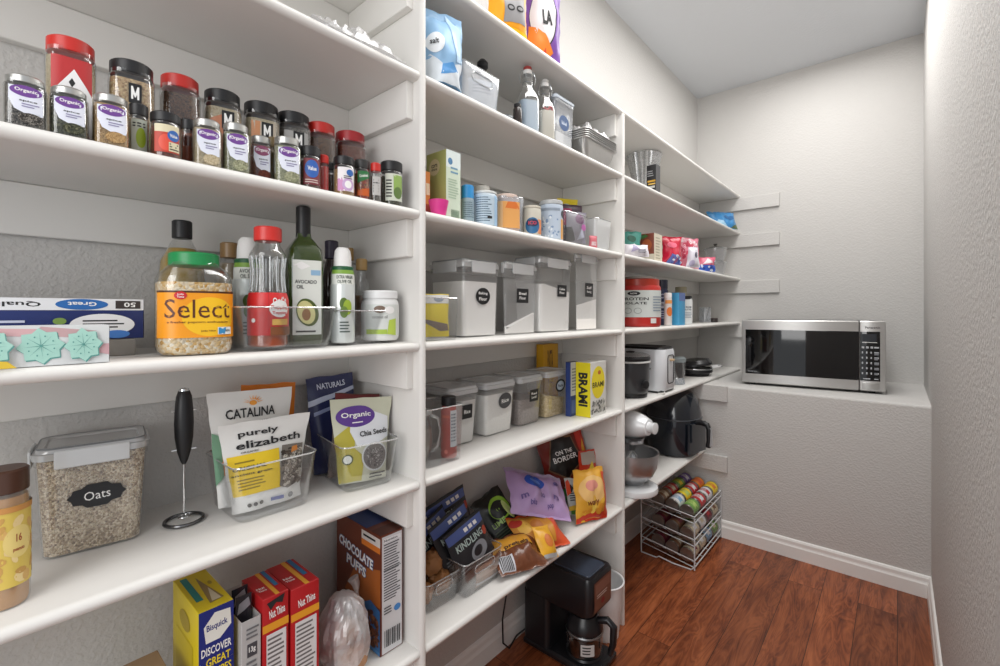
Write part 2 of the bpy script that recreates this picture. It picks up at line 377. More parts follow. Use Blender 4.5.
# ================================================================== KIT: jars, bottles, bags, boxes, bins
GLASS = clear('clear_glass', (0.95, 0.96, 0.96), 0.05, 0.6)
PLAS = clear('clear_plastic', (0.97, 0.975, 0.98), 0.05, 0.32, milk=0.10, milkcol=(0.85, 0.85, 0.85))
BINM = clear('clear_acrylic', (0.975, 0.98, 0.985), 0.035, 0.38, milk=0.01)
FROST = clear('frosted_plastic', (0.93, 0.94, 0.94), 0.08, 0.3, milk=0.55, milkcol=(0.84, 0.85, 0.86), rough=0.25)
FILM = clear('crinkled_clear_film', (0.95, 0.95, 0.96), 0.10, 0.35, milk=0.16, rough=0.3)
LIDC = clear('clear_lid_plastic', (0.88, 0.89, 0.9), 0.12, 0.55, milk=0.5, milkcol=(0.75, 0.76, 0.76))
BLACK = C('#17171a', 0.4); INK = C('#202022', 0.6); W_ = C('#f1f0ee', 0.5); RED = C('#c9252b', 0.35)
SILVER = mat('brushed_silver', '#b9b9b6', 0.32, 0.85); CHROME = mat('chrome', '#d0d2d4', 0.12, 1.0); STEEL = mat('stainless_steel', '#a9aaab', 0.28, 0.95)
def rzc(x, y, f=0.6): return FACE + (math.atan2(-x, y) - FACE) * f
def cap_(mb, r, z0, z1, m, knurl=0, n=48, lip=0.0, dome=0.0):
    b = min(0.0022, (z1 - z0) * 0.25, r * 0.3)
    def ring(rr, z): return [(rr * (1 + (knurl if i % 2 else 0)) * math.cos(2 * PI * i / n), rr * (1 + (knurl if i % 2 else 0)) * math.sin(2 * PI * i / n), z) for i in range(n)]
    rs = [ring(r - b * 0.5, z0), ring(r, z0 + b * 0.5), ring(r, z1 - b), cring(r - b, z1, n=n)]
    if lip: rs += [cring(r - lip, z1, n=n), cring(r - lip - 0.001, z1 - 0.0015, n=n)]
    if dome: rs += [cring(r * 0.6, z1 + dome * 0.8, n=n), cring(r * 0.2, z1 + dome, n=n)]
    mb.loft(rs, m); return mb
def scut(prof, zt):
    out = []
    for i, (z, w) in enumerate(prof):
        if z <= zt: out.append((z, w))
        else:
            z0, w0 = prof[i - 1]; out.append((zt, w0 + (w - w0) * (zt - z0) / max(1e-6, z - z0))); break
    return out
def wat(prof, z):
    for (z0, w0), (z1, w1) in zip(prof, prof[1:]):
        if z0 <= z <= z1: return w0 + (w1 - w0) * (z - z0) / max(1e-6, z1 - z0)
    return prof[-1][1]
def vt(name, label, cat, loc, rz, prof, dr=1.0, rf=0.5, body=None, cont=None, cap=None, arts=(), group=None, inset=0.0016, cname='contents', capname='lid', lname='paper_label', n=7):
    t = thing(name, label, cat, loc, rz, group)
    mb = MB(); mb.ves([(z, w, w * dr if w * dr > 0 else w, rf * min(w, w * dr)) for z, w in prof], body or GLASS, n=n); mb.build('body', t)
    if cont:
        cm, zt = cont; pr = scut(prof, zt)
        mb = MB(); mb.ves([(z + (0.0012 if i == 0 else 0), w - 2 * inset, w * dr - 2 * inset, rf * min(w, w * dr) - inset) for i, (z, w) in enumerate(pr)], cm, n=n); mb.build(cname, t)
    if cap:
        m, r, z0, z1 = cap[:4]; mb = MB(); cap_(mb, r, z0, z1, m, *(cap[4:])); mb.build(capname, t)
    for a in arts:
        z0, z1, wd, items = a[:4]; an = a[4] if len(a) > 4 else 0.0
        w = wat(prof, (z0 + z1) / 2); r = rf * min(w, w * dr); H = z1 - z0
        if rf >= 0.499 and abs(dr - 1) < 0.01:
            rr = (lambda v, z0=z0: wat(prof, z0 + v) / 2); fm = fcyl(rr, z0, -PI / 2 + an, width=wd)
        else:
            def fm(u, v, o, z0=z0, wd=wd):
                ww = wat(prof, z0 + v); return fring(ww, ww * dr, rf * min(ww, ww * dr), z0)(u - wd / 2 + an * ww, v, o)
        mb = MB(); art(mb, fm, wd, H, items, seg=0.006); mb.build(lname, t)
    return t
def jprof(w, h, neck, lidz, foot=0.003, sh=0.012, base=0.9):
    return [(0, w * base - foot), (foot * 0.6, w * 0.985), (foot * 2, w), (lidz - sh, w), (lidz - sh * 0.5, w - (w - neck) * 0.35), (lidz - 0.002, neck), (lidz + 0.004, neck)]

def orgjar(px0, px1, ytop, dep, zs, content, label, f=0.6, purple='#6d3f8f', group='spice jars on the upper shelf'):
    """small square glass spice jar with a silver lid and a white and purple label"""
    x, y, r = cyl(px0, px1, dep); w = 2 * r * 1.01; h = 0.97 * max(0.07, zat(x + r, y, ytop) - zs); lidz = h * 0.84
    pr = jprof(w, h, w * 0.84, lidz, sh=h * 0.07)
    ar = [('p', [(0.03, 0.97), (0.97, 0.97), (0.97, 0.26), (0.62, 0.22), (0.18, 0.36), (0.03, 0.62)], C('#dfe2ee')), ('e', 0.5, 0.86, 0.44, 0.15, C(purple)), ('t', 'Organic', 0.5, 0.87, 0.62, 0.12, W_),
          ('t', 'ground spice' if w > 0.045 else 'spice', 0.56, 0.60, 0.5, 0.06, INK), ('lines', 0.38, 0.42, 0.86, 0.55, 2, C('#8b86a8')), ('e', 0.62, 0.14, 0.34, 0.15, content)]
    return vt('spice_jar', label, 'spice jar', (x, y, zs), rzc(x, y, f), pr, rf=0.26, cont=(content, lidz - h * 0.05), cap=(SILVER, w * 0.46, lidz, h, 0, 36, 0.003),
              arts=[(h * 0.06, h * 0.76, w * 0.82, ar)], group=group)

# ---- soft bags
def bag(name, label, cat, loc, rot, w, h, t, m, items=(), kind='pillow', seed=1, cr=0.004, seal=0.06, group=None, sealm=None, off=0.0010, widen=0.0, back=None, nx=26, nz=30, lname='printed_front', top_w=1.0, curl=0.0, parent_body=None):
    """a filled bag standing on its lower edge: x across, z up, front towards -y"""
    sd = Vector((seed * 3.7, seed * 1.3, seed * 7.1))
    def sh(b):
        if kind == 'pillow':
            bb = min(max((b - seal) / (1 - 2 * seal), 0), 1); return max(0.0, math.sin(PI * bb)) ** 0.55
        bb = min(max(b / (1 - seal), 0), 1); return (1 - bb ** 2.2) ** 0.8 * (0.75 + 0.25 * min(1, b / 0.15))
    def S(a, b, s):                                      # a -1..1, b 0..1, s = -1 front, +1 back
        wid = w / 2 * (1 - 0.05 * sh(b) + widen * (1 - b)) * (1 + (top_w - 1) * b)
        T = t / 2 * (1 - abs(a) ** 2.6) * sh(b)
        q = Vector((a * w * 9, s * 0.7, b * h * 9)) + sd
        k = noise.noise(q) * cr + noise.noise(q * 2.3) * cr * 0.6
        edge = noise.noise(Vector((b * h * 30, a, 3)) + sd) * cr * 0.7
        x = a * wid + edge * abs(a); z = b * h + noise.noise(Vector((a * w * 20, b, 9)) + sd) * cr * 0.6 * abs(2 * b - 1)
        z = max(z, 0.0008); return Vector((x, s * (T + k * (1 - abs(a) ** 6) * (0.3 + sh(b))) + s * 0.0006 + curl * (b ** 2) * h, z))
    tt = thing(name, label, cat, loc, rot, group)
    mb = MB()
    for s, mm in ((-1, m), (1, back or m)):
        vs = [S(-1 + 2 * i / nx, j / nz, s) for j in range(nz + 1) for i in range(nx + 1)]
        fs = []
        for j in range(nz):
            for i in range(nx):
                q = [j * (nx + 1) + i, j * (nx + 1) + i + 1, (j + 1) * (nx + 1) + i + 1, (j + 1) * (nx + 1) + i]
                fs.append(q if s < 0 else q[::-1])
        mb.add(vs, fs, mm)
    # close the rim
    rim = [(-1 + 2 * i / nx, 0) for i in range(nx)] + [(1, j / nz) for j in range(nz)] + [(1 - 2 * i / nx, 1) for i in range(nx)] + [(-1, 1 - j / nz) for j in range(nz)]
    vs = [S(a, b, s) for s in (-1, 1) for a, b in rim]; n = len(rim)
    mb.add(vs, [[i, i + n, (i + 1) % n + n, (i + 1) % n] for i in range(n)], m)
    mb.build('pouch', tt)
    def fm(u, v, o):
        a, b = min(1, max(-1, 2 * u / w - 1)), min(1, max(0, v / h)); e = 0.03
        p = S(a, b, -1); dx = S(min(1, a + e), b, -1) - S(max(-1, a - e), b, -1); dz = S(a, min(1, b + e), -1) - S(a, max(0, b - e), -1)
        nrm = dx.cross(dz)
        nrm = nrm.normalized() if nrm.length > 1e-9 else Vector((0, -1, 0))
        if nrm.y > 0: nrm = -nrm
        return p + nrm * o
    if items:
        mb = MB(); art(mb, fm, w, h, items, off0=off, step=0.00022, seg=0.008, tlift=0.0014); mb.build(lname, tt)
    if sealm:
        mb = MB(); art(mb, fm, w, h, [('r', 0.0, 1 - seal, 1.0, 0.995, sealm)], off0=off * 0.6, seg=0.006); mb.build('top_seal', tt)
    return tt

# ---- cardboard boxes; faces: dict of face letter -> artwork
def carton(name, label, cat, loc, rz, w, d, h, m, faces=None, group=None, open_top=False, lname='print', inner=None, flaps=True):
    t = thing(name, label, cat, loc, rz, group); mb = MB()
    if open_top:
        k = 0.0015; im = inner or C('#8d7f6c', 0.8)
        mb.loft([rring(w, d, 0.001, z, n=1) for z in (0, h)] + [rring(w - 2 * k, d - 2 * k, 0.001, z, n=1) for z in (h, 0.004)], m)
        mb.ves([(0.005, w - 2.2 * k, d - 2.2 * k, 0.001), (0.006, w - 2.2 * k, d - 2.2 * k, 0.001)], im, n=1)
    else: mb.box(-w / 2, w / 2, -d / 2, d / 2, 0, h, m, b=0.0008)
    mb.build('carton', t)
    mp = {'f': (ffront(-w / 2, -d / 2, 0), w, h), 'l': (fleft(-w / 2, d / 2, 0), d, h), 'r': (fright(w / 2, -d / 2, 0), d, h), 't': (ftop(-w / 2, -d / 2, h), w, d)}
    nm = {'f': 'front_print', 'l': 'side_print', 'r': 'side_print', 't': 'top_print'}
    for k, it in (faces or {}).items():
        fm, W, H = mp[k]; mb = MB(); art(mb, fm, W, H, it, seg=1.0); mb.build(nm[k], t)
    if open_top and flaps:
        mb = MB(); mb.T = Matrix.Translation((0, d / 2, h)) @ Matrix.Rotation(math.radians(-25), 4, 'X'); mb.box(-w / 2, w / 2, 0, 0.001, 0, min(w, d) * 0.55, m); mb.build('flap', t)
    return t
def AB(A, B, d):                                         # thing whose front bottom edge runs A -> B: location, rotation, width
    A, B = Vector(A), Vector(B); u = (B - A); W = u.length; rz = math.atan2(u.y, u.x); nn = Vector((-u.y, u.x, 0)).normalized()
    c = (A + B) / 2 + nn * d / 2; return c, rz, W
def boxat(pbl, pfl, pfr, dep, z):                         # box square to the shelf, from three columns of vertical edges
    Y0, Y1 = yat(pfl, dep), yat(pfr, dep); xf = XF - dep; xb = -Y0 * math.tan(ang(pbl)); d = xf - xb
    return Vector(((xf + xb) / 2, (Y0 + Y1) / 2, z)), FACE, abs(Y1 - Y0), max(d, 0.01)

def boxd(pfl, pfr, dep, z, d):
    Y0, Y1 = yat(pfl, dep), yat(pfr, dep); return Vector((XF - dep - d / 2, (Y0 + Y1) / 2, z)), FACE, abs(Y1 - Y0), d

# ---- clear open bins
def bin_(label, loc, rz, w, d, h, group='clear open storage bins', m=None, tp=0.012, slot=False, r=0.016, front_low=0.0, cat='storage bin'):
    t = thing('storage_bin', label, cat, loc, rz, group); m = m or BINM; k = 0.0022; mb = MB()
    o = [(0, w - 2 * tp - 0.006, d - 2 * tp - 0.006, r), (0.003, w - 2 * tp, d - 2 * tp, r)] + [(h * q, w - 2 * tp * (1 - q), d - 2 * tp * (1 - q), r) for q in (0.35, 0.7)] + [(h - 0.001, w, d, r), (h, w - 0.001, d - 0.001, r)]
    i = [(h - 0.0005, w - 2 * k, d - 2 * k, r - k)] + [(h * q, w - 2 * tp * (1 - q) - 2 * k, d - 2 * tp * (1 - q) - 2 * k, r - k) for q in (0.7, 0.35)] + [(0.005, w - 2 * tp - 2 * k, d - 2 * tp - 2 * k, r - k)]
    mb.ves(o + i, m); mb.build('tub', t)
    mb = MB(); rim = [tuple(p) for p in rring(w - 0.001, d - 0.001, r, h)]; mb.tube(rim, 0.0016, RIMM, n=6, closed=True); mb.build('rim', t)
    if slot:
        mb = MB(); sw = min(0.085, w * 0.5); pts = [(x, -(d / 2 - tp * (1 - (h * 0.72 + zz) / h)) - 0.0015, h * 0.72 + zz) for x, zz, _ in rring(sw, 0.024, 0.011, 0)]
        mb.tube(pts, 0.0013, RIMM, n=6, closed=True); mb.build('handle_slot', t)
    return t
RIMM = clear('clear_rim_edge', (0.9, 0.92, 0.93), 0.35, 0.8, milk=0.35, milkcol=(0.85, 0.86, 0.87))
# ---- lidded square canisters
def canister(label, loc, rz, w, d, h, cont=None, fill=0.7, tag_items=None, tagbox=None, lidm=None, clips=True, body=None, group='lidded clear food containers', r=0.014, tp=0.006, slope=0.0, lidh=0.022, content_name='contents', name='food_container', lidtop=None):
    t = thing(name, label, 'food container', loc, rz, group); body = body or PLAS; lidm = lidm or LIDC; hb = h - lidh
    S_ = lambda z, k=0.0: (z, w - 2 * tp * (1 - z / hb) - 2 * k, d - 2 * tp * (1 - z / hb) - 2 * k, r - k * 0.6)
    mb = MB(); mb.ves([(0, w - 2 * tp - 0.008, d - 2 * tp - 0.008, r * 0.8), S_(0.004), S_(hb * 0.5), S_(hb * 0.93), (hb * 0.94, w + 0.002, d + 0.002, r), (hb, w + 0.002, d + 0.002, r)], body); mb.build('body', t)
    if cont:
        zt = hb * fill; mb = MB(); rings = [rring(*S_(z, 0.0022)[1:], z + 0.001) for z in (0.003, zt * 0.5)]
        top = [(x, y, z + slope * (x / w + noise.noise(Vector((x * 30, y * 30, 1))) * 0.4) * hb) for x, y, z in rring(*S_(zt, 0.0022)[1:], zt)]
        rings.append(top); mb.loft(rings, cont); mb.build(content_name, t)
    mb = MB(); mb.ves([(hb, w + 0.006, d + 0.006, r + 0.002), (hb + lidh * 0.55, w + 0.008, d + 0.008, r + 0.002), (hb + lidh * 0.6, w, d, r), (h - 0.002, w - 0.002, d - 0.002, r), (h, w - 0.006, d - 0.006, r - 0.002), (h - 0.001, w - 0.022, d - 0.022, r * 0.6), (h - 0.004, w - 0.026, d - 0.026, r * 0.5)], lidm)
    lo = mb.build('lid', t)
    mb = MB(); mb.tube(rring(w - 0.004, d - 0.004, r, h - 0.001), 0.0016, lidtop or C('#85888a', 0.4), n=6, closed=True); mb.build('seal', lo)
    if clips:
        for sx, L in ((0, w * 0.66),):
            mb = MB(); mb.box(-L / 2, L / 2, -d / 2 - 0.0075, -d / 2 - 0.0035, hb - 0.014, h - 0.004, FROST2, b=0.0015); mb.build('clip', lo)
        mb = MB(); mb.box(-w / 2 - 0.0075, -w / 2 - 0.0035, -d * 0.33, d * 0.33, hb - 0.014, h - 0.004, FROST2, b=0.0015); mb.build('clip', lo)
    if tag_items:
        u0, v0, u1, v1 = tagbox; W, H = (u1 - u0) * w, (v1 - v0) * h
        yy = lambda z: -(d / 2 - tp * (1 - z / hb))
        fm = lambda u, v, o: (-w / 2 + u0 * w + u, yy(v0 * h + v) - o - 0.0006, v0 * h + v)
        mb = MB(); art(mb, fm, W, H, tag_items, seg=1.0); mb.build('chalk_label', t)
    return t
FROST2 = clear('frosted_clip_plastic', (0.85, 0.87, 0.88), 0.1, 0.4, milk=0.6, milkcol=(0.85, 0.86, 0.87), rough=0.2)
FLOUR = mat('flour_and_sugar', '#f4f1ed', 0.9, bump=0.3, bscale=60)
OATS = grain('rolled_oats', ['#7d6549', '#b79f80', '#e6d6bb', '#c3ad8c', '#937a5b'], 330, bump=1.0)
def chalk(txt, oval=False, two=None):
    bg = [('e', 0.5, 0.5, 0.5, 0.5, BLACK)] if oval else [('r', 0, 0, 1, 1, BLACK)]
    if two: return bg + [('t', txt, 0.5, 0.66, 0.62, 0.2, W_), ('t', two, 0.5, 0.34, 0.55, 0.2, W_)]
    return bg + [('t', txt, 0.5, 0.5, 0.62, 0.28, W_)]

# ================================================================== FIRST BAY, UPPER SHELF: SPICES
PEP = grain('ground_black_pepper', ['#1d1a18', '#3c3733', '#8d877f', '#2a2624'], 700)
HERB = grain('dried_dark_herbs', ['#25281d', '#474a36', '#30321f', '#6c6b52'], 420)
TAN = grain('tan_ground_spice', ['#a88558', '#c29f6c', '#8f6c42'], 600)
CREAM = grain('cream_ground_spice', ['#b7a585', '#cbbd9f', '#a4916f'], 600)
GRN = grain('pale_green_spice', ['#878a6c', '#a5a786', '#6d6d51', '#b8b79a'], 500)
REDS = grain('red_ground_spice', ['#5d2418', '#7c3a24', '#41170f'], 600)
NUTM = grain('brown_spice', ['#4a2e1f', '#6d4a33', '#2e1c12'], 500)
GARL = grain('minced_garlic', ['#b08c62', '#cfb48a', '#93704b'], 320)
CHILI = grain('dried_chilli_flakes', ['#7d1a10', '#b6371c', '#4a120b', '#c58a3a'], 380)
TEAR = 'small square spice jar with silver lid, '
orgjar(3, 47, 79, 0.012, Z2, PEP, TEAR + 'leftmost on the spice shelf with black pepper')
orgjar(49, 88, 89, 0.012, Z2, HERB, TEAR + 'second from the left with dark herbs')
orgjar(92, 129, 92, 0.012, Z2, TAN, TEAR + 'tan contents, just right of the tall red-lidded jar')
orgjar(192, 221, 117, 0.02, Z2, CREAM, TEAR + 'cream powder, left one of the middle pair')
orgjar(222, 249, 121, 0.02, Z2, GRN, TEAR + 'pale green spice, right one of the middle pair')
orgjar(250, 271, 134, 0.045, Z2, REDS, TEAR + 'reddish brown contents, narrowest of its kind', purple='#8c4668')
orgjar(273, 300, 135, 0.02, Z2, GRN, TEAR + 'rightmost of the silver lids, light green contents')
def spice(px0, px1, ytop, dep, cont, lidm, items, label, lf=0.78, rf=0.5, knurl=0.02, body=None, lw=0.8, lz=(0.1, 0.7), fill=0.66, f=0.6, wl=0.8, z=Z2, name='spice_jar', cat='spice jar', group='spice jars on the upper shelf', neck=0.88, liw=0.47):
    x, y, r = cyl(px0, px1, dep); w = 2 * r * 1.0; h = zat(x + r * 0.5, y, ytop) - z; lidz = h * lf
    pr = jprof(w, h, w * neck, lidz, sh=h * 0.05)
    return vt(name, label, cat, (x, y, z), rzc(x, y, f), pr, rf=rf, body=body, cont=(cont, h * fill), cap=(lidm, w * liw, lidz, h, knurl, 48), arts=[(h * lz[0], h * lz[1], w * wl, items)] if items else (), group=group)
RL = C('#c32a22', 0.35); GREENL = C('#9fb84a'); BLUEL = C('#2a62ad'); PINKL = C('#c98bb8')
spice(128, 149, 104, 0.052, CREAM, BLACK, [('r', 0, 0, 1, 1, C('#d9dccb')), ('e', 0.6, 0.45, 0.3, 0.3, C('#b5cc3a')), ('lines', 0.1, 0.75, 0.9, 0.92, 2, INK)], 'slim spice jar with black cap and lime green label behind the silver lids')
spice(149, 182, 113, 0.012, REDS, BLACK, [('r', 0, 0, 1, 1, C('#d8cfae')), ('r', 0, 0, 1, 0.72, C('#b83c2a')), ('e', 0.45, 0.35, 0.28, 0.3, C('#d9503c')), ('e', 0.74, 0.62, 0.24, 0.2, BLUEL), ('t', 'Value', 0.74, 0.62, 0.3, 0.12, W_), ('r', 0.55, 0.05, 0.98, 0.38, C('#d8cfae')), ('lines', 0.58, 0.08, 0.95, 0.36, 3, INK)], 'round black-capped spice jar with tomato label and blue oval in front row')
spice(180, 196, 119, 0.06, REDS, BLACK, [('r', 0, 0, 1, 0.6, C('#8e4a33'))], 'small rust coloured spice jar with black cap tucked between two jars')
spice(267, 277, 137, 0.07, TAN, C('#6d5a35'), [('r', 0, 0, 1, 1, C('#b09042'))], 'narrow golden spice bottle squeezed behind the silver-lidded jars')
spice(299, 321, 147, 0.02, NUTM, BLACK, [('r', 0, 0, 1, 1, C('#7a3038')), ('e', 0.5, 0.6, 0.42, 0.34, C('#2f5fae')), ('t', 'Value', 0.5, 0.62, 0.5, 0.16, W_), ('lines', 0.1, 0.05, 0.9, 0.22, 2, C('#c9b7b0'))], 'dark red spice jar with black cap and blue oval logo in front row')
spice(318, 329, 155, 0.035, CHILI, RL, [('r', 0, 0, 1, 1, C('#a52a25'))], 'tiny all-red spice bottle between two black-capped jars', knurl=0)
spice(325, 337, 163, 0.06, NUTM, BLACK, None, 'short dark brown spice bottle half hidden behind the pink-labelled jar')
spice(333, 355, 157, 0.012, TAN, BLACK, [('r', 0, 0, 1, 1, C('#e9e4e6')), ('p', [(0, 0), (0.5, 0), (0.25, 0.55), (0, 0.5)], PINKL), ('e', 0.72, 0.78, 0.22, 0.14, BLUEL), ('e', 0.6, 0.28, 0.34, 0.26, C('#c6a6cf')), ('e', 0.6, 0.28, 0.2, 0.16, W_), ('lines', 0.35, 0.5, 0.95, 0.66, 2, INK)], 'spice jar with black cap and white label with pink and purple shapes')
spice(354, 370, 160, 0.02, CHILI, C('#2a2a2a'), [('p', [(0, 0.5), (1, 0.75), (1, 1), (0, 1)], C('#23713a')), ('t', 'Crushed', 0.5, 0.82, 0.7, 0.12, W_, 0.2), ('p', [(0, 0), (1, 0), (1, 0.35), (0, 0.2)], C('#c45a20'))], 'spice jar of red pepper flakes with green and white label')
spice(370, 381, 163, 0.012, PEP, RL, [('r', 0, 0.1, 1, 0.9, C('#b9b7b4')), ('lines', 0.1, 0.2, 0.9, 0.8, 5, INK)], 'slim grey spice bottle with bright red cap near the divider', knurl=0)
spice(380, 403, 162, 0.012, HERB, BLACK, [('r', 0, 0, 1, 1, C('#cfd3c4')), ('p', [(0.45, 0.3), (1, 0.3), (1, 0.95), (0.45, 0.95)], C('#8fae5a')), ('e', 0.7, 0.3, 0.25, 0.22, C('#5f7a3e')), ('lines', 0.05, 0.1, 0.42, 0.8, 6, INK)], 'spice jar with black cap and green herb label, rightmost on the spice shelf')
# back row: large tubs
def emblem(cx, cy, s, aspect=1.0):                         # black square with a white M
    return [('r', cx - s, cy - s * aspect, cx + s, cy + s * aspect, BLACK), ('p', [(cx - s * .62, cy - s * .6 * aspect), (cx - s * .3, cy - s * .6 * aspect), (cx - s * .3, cy), (cx, cy - s * .45 * aspect), (cx, cy), (cx - s * .35, cy + s * .7 * aspect), (cx - s * .62, cy + s * .7 * aspect)], W_),
            ('p', [(cx + s * .62, cy - s * .6 * aspect), (cx + s * .3, cy - s * .6 * aspect), (cx + s * .3, cy), (cx, cy - s * .45 * aspect), (cx, cy), (cx + s * .35, cy + s * .7 * aspect), (cx + s * .62, cy + s * .7 * aspect)], W_)]
def tub(px0, px1, ytop, dep, cont, lidm, items, label, lz=(0.1, 0.8), wl=0.8, lf=0.87, fill=0.8):
    q_ = (px1 - px0) * 0.055
    return spice(px0 + q_, px1 - q_, ytop, dep, cont, lidm, items, label, lf=lf, rf=0.3, lz=lz, wl=wl, fill=fill, name='spice_tub', cat='spice tub', group='large spice tubs in the back row', neck=0.9, liw=0.475, knurl=0.012, f=0.55)
tub(41, 99, 40, 0.065, CREAM, RL, [('r', 0, 0, 1, 1, C('#b72d2f')), ('p', [(0, 0), (1, 0), (1, 0.55), (0.55, 0.86), (0, 0.5)], C('#eceaea')), ('p', [(0.5, 0.62), (0.58, 0.68), (0.5, 0.74), (0.42, 0.68)], INK), ('t', "Member's", 0.5, 0.55, 0.42, 0.05, INK), ('t', 'Mark', 0.5, 0.47, 0.25, 0.05, INK), ('lines', 0.15, 0.1, 0.85, 0.36, 4, C('#555555'))],
    'tallest spice tub with red lid and red and white label, left end of back row')
tub(105, 157, 63, 0.068, GARL, BLACK, emblem(0.55, 0.80, 0.2, 0.7), 'tall spice tub of tan minced garlic with black lid and square emblem', wl=0.7)
tub(157, 202, 77, 0.1, NUTM, RL, [('r', 0, 0, 1, 0.56, C('#8d4b33')), ('p', [(0.1, 0), (1, 0), (1, 0.3), (0.55, 0.42), (0.1, 0.36)], C('#e2dfdc')), ('e', 0.8, 0.2, 0.18, 0.2, C('#bf2f33'))], 'dark brown spice tub with red lid between two black-lidded tubs')
tub(201, 243, 92, 0.11, CREAM, BLACK, [('p', [(0, 0.1), (0.5, 0.3), (0.45, 0.9), (0, 0.8)], C('#b5785a'))] + emblem(0.6, 0.82, 0.21, 0.65), 'black-lidded spice tub with square emblem, behind the middle silver-lidded pair')
tub(241, 281, 104, 0.12, CREAM, BLACK, [('r', 0.05, 0.1, 0.9, 0.95, C('#bfb3a2')), ('p', [(0.05, 0.1), (0.3, 0.1), (0.36, 0.95), (0.05, 0.95)], C('#c78b62'))] + emblem(0.6, 0.82, 0.2, 0.65), 'black-lidded spice tub with orange-striped label and square emblem')
tub(274, 312, 114, 0.125, PEP, BLACK, [('r', 0.05, 0.1, 0.95, 0.95, C('#a7a6a4'))] + emblem(0.58, 0.82, 0.2, 0.65), 'black-lidded tub of dark pepper with grey label, left of two red lids')
tub(304, 337, 124, 0.13, NUTM, RL, [('r', 0.05, 0.05, 1, 0.6, C('#473029')), ('t', 'cinnamon', 0.5, 0.42, 0.8, 0.14, W_)], 'dark spice tub with red lid and white lettering, left of the last tub')
tub(333, 367, 133, 0.13, REDS, C('#a8262c', 0.35), [('r', 0.0, 0.0, 1, 0.75, C('#d9d5d5')), ('p', [(0.1, 0.2), (0.3, 0.2), (0.45, 0.7), (0.3, 0.7)], C('#a1313b')), ('p', [(0.4, 0.1), (0.6, 0.1), (0.8, 0.65), (0.6, 0.65)], C('#a1313b'))], 'rightmost big spice tub with dark red lid and white and red label')
# crumpled clear wrapping on the top shelf
def crumple(label, loc, rz, w, d, h, m, seed, cat='plastic wrap', name='plastic_wrap', nx=34, ny=18, group=None):
    sd = Vector((seed * 5.1, seed, seed * 2.2)); mb = MB(); vs = []; fs = []
    for s in (1, 0):
        for j in range(ny + 1):
            for i in range(nx + 1):
                a, b = i / nx, j / ny; e = max(0, math.sin(PI * a)) ** 0.4 * max(0, math.sin(PI * b)) ** 0.5
                q = Vector((a * w * 34, b * d * 34, 0)) + sd
                z = (abs(noise.noise(q)) * 0.9 + abs(noise.noise(q * 2.1)) * 0.5 + 0.25) * h * e if s else 0.0004
                vs.append(((a - 0.5) * w + noise.noise(q * 0.7 + Vector((9, 0, 0))) * 0.008, (b - 0.5) * d + noise.noise(q * 0.7 + Vector((0, 9, 0))) * 0.008, max(z, 0.0006 if s else 0)))
    N = (nx + 1) * (ny + 1)
    for s in (0, 1):
        for j in range(ny):
            for i in range(nx):
                q = [s * N + j * (nx + 1) + i, s * N + j * (nx + 1) + i + 1, s * N + (j + 1) * (nx + 1) + i + 1, s * N + (j + 1) * (nx + 1) + i]; fs.append(q if s == 0 else q[::-1])
    mb.add(vs, fs, m); o = mb.build(name, None, loc, (0, 0, rz), smooth=False); return tag(o, label, cat, group)
crumple('crumpled clear plastic wrapping lying on the topmost visible shelf edge', (-0.875, (yat(305, 0.03) + yat(398, 0.03)) / 2, Z1), FACE, abs(yat(398, 0.03) - yat(305, 0.03)), 0.09, 0.05, FILM, 3)

# ================================================================== FIRST BAY, THIRD SHELF: BOXES, POPCORN AND OILS
ya, yb_ = yat(-40, 0.006), yat(109, 0.006)
SNOW = C('#a9d8cb'); SNOWD = C('#5c9c95')
def flake(cx, cy, rx, ry):
    pts = []
    for i in range(16):
        a = 2 * PI * i / 16 + 0.1; q = 1.0 if i % 2 == 0 else 0.78; pts.append((cx + rx * q * math.cos(a), cy + ry * q * math.sin(a)))
    out = [('p', [(x + 0.008, y - 0.03) for x, y in pts], SNOWD), ('p', pts, SNOW)]
    for i in range(8):
        a = 2 * PI * i / 8 + 0.1; dx, dy = math.cos(a), math.sin(a); out.append(('p', [(cx + dy * 0.0025, cy - dx * 0.008), (cx + rx * 0.75 * dx, cy + ry * 0.75 * dy), (cx - dy * 0.0025, cy + dx * 0.008)], SNOWD))
    for i in range(8):
        a = 2 * PI * (i + 0.5) / 8 + 0.1; out.append(('e', cx + rx * .55 * math.cos(a), cy + ry * .55 * math.sin(a), 0.006, 0.02, SNOWD))
    return out
xs = -0.83 - 0.006
hh = zat(xs, yat(60, 0.006), 325.5) - Z3; L = yb_ - ya
fr = [('r', 0.0, 0, 1, 1, C('#d9dcdc')), ('p', [(0.42, 0.78), (0.8, 0.66), (0.9, 0.85), (0.5, 0.98)], C('#c7a4a6')), ('p', [(0.1, 0.8), (0.5, 0.72), (0.5, 0.92), (0.12, 0.96)], C('#d7aeb1')), ('p', [(0.88, 0.3), (1.0, 0.2), (1.0, 0.5), (0.9, 0.5)], C('#cfa6ab'))]
fr += flake(0.50, 0.5, 0.17, 0.45) + flake(0.80, 0.5, 0.145, 0.44) + flake(0.16, 0.5, 0.16, 0.45)
fr += [('p', [(0.0, 0.0), (0.34, 0.0), (0.28, 0.16), (0.0, 0.28)], C('#e3c23c'))]
carton('cookie_box', 'long white box printed with mint green snowflake cookies', 'box', (xs - 0.025, (ya + yb_) / 2, Z3), FACE, L, 0.05, hh, C('#e4e6e6'), {'f': fr, 'r': [('r', 0, 0, 1, 1, C('#e8e9ea'))]})
dpb = 0.10; y1 = yat(145, dpb); y0 = y1 - 0.30; xb = XF - dpb
zt = zat(xb, y1, 299.5); zb = zat(xb, y1, 338)
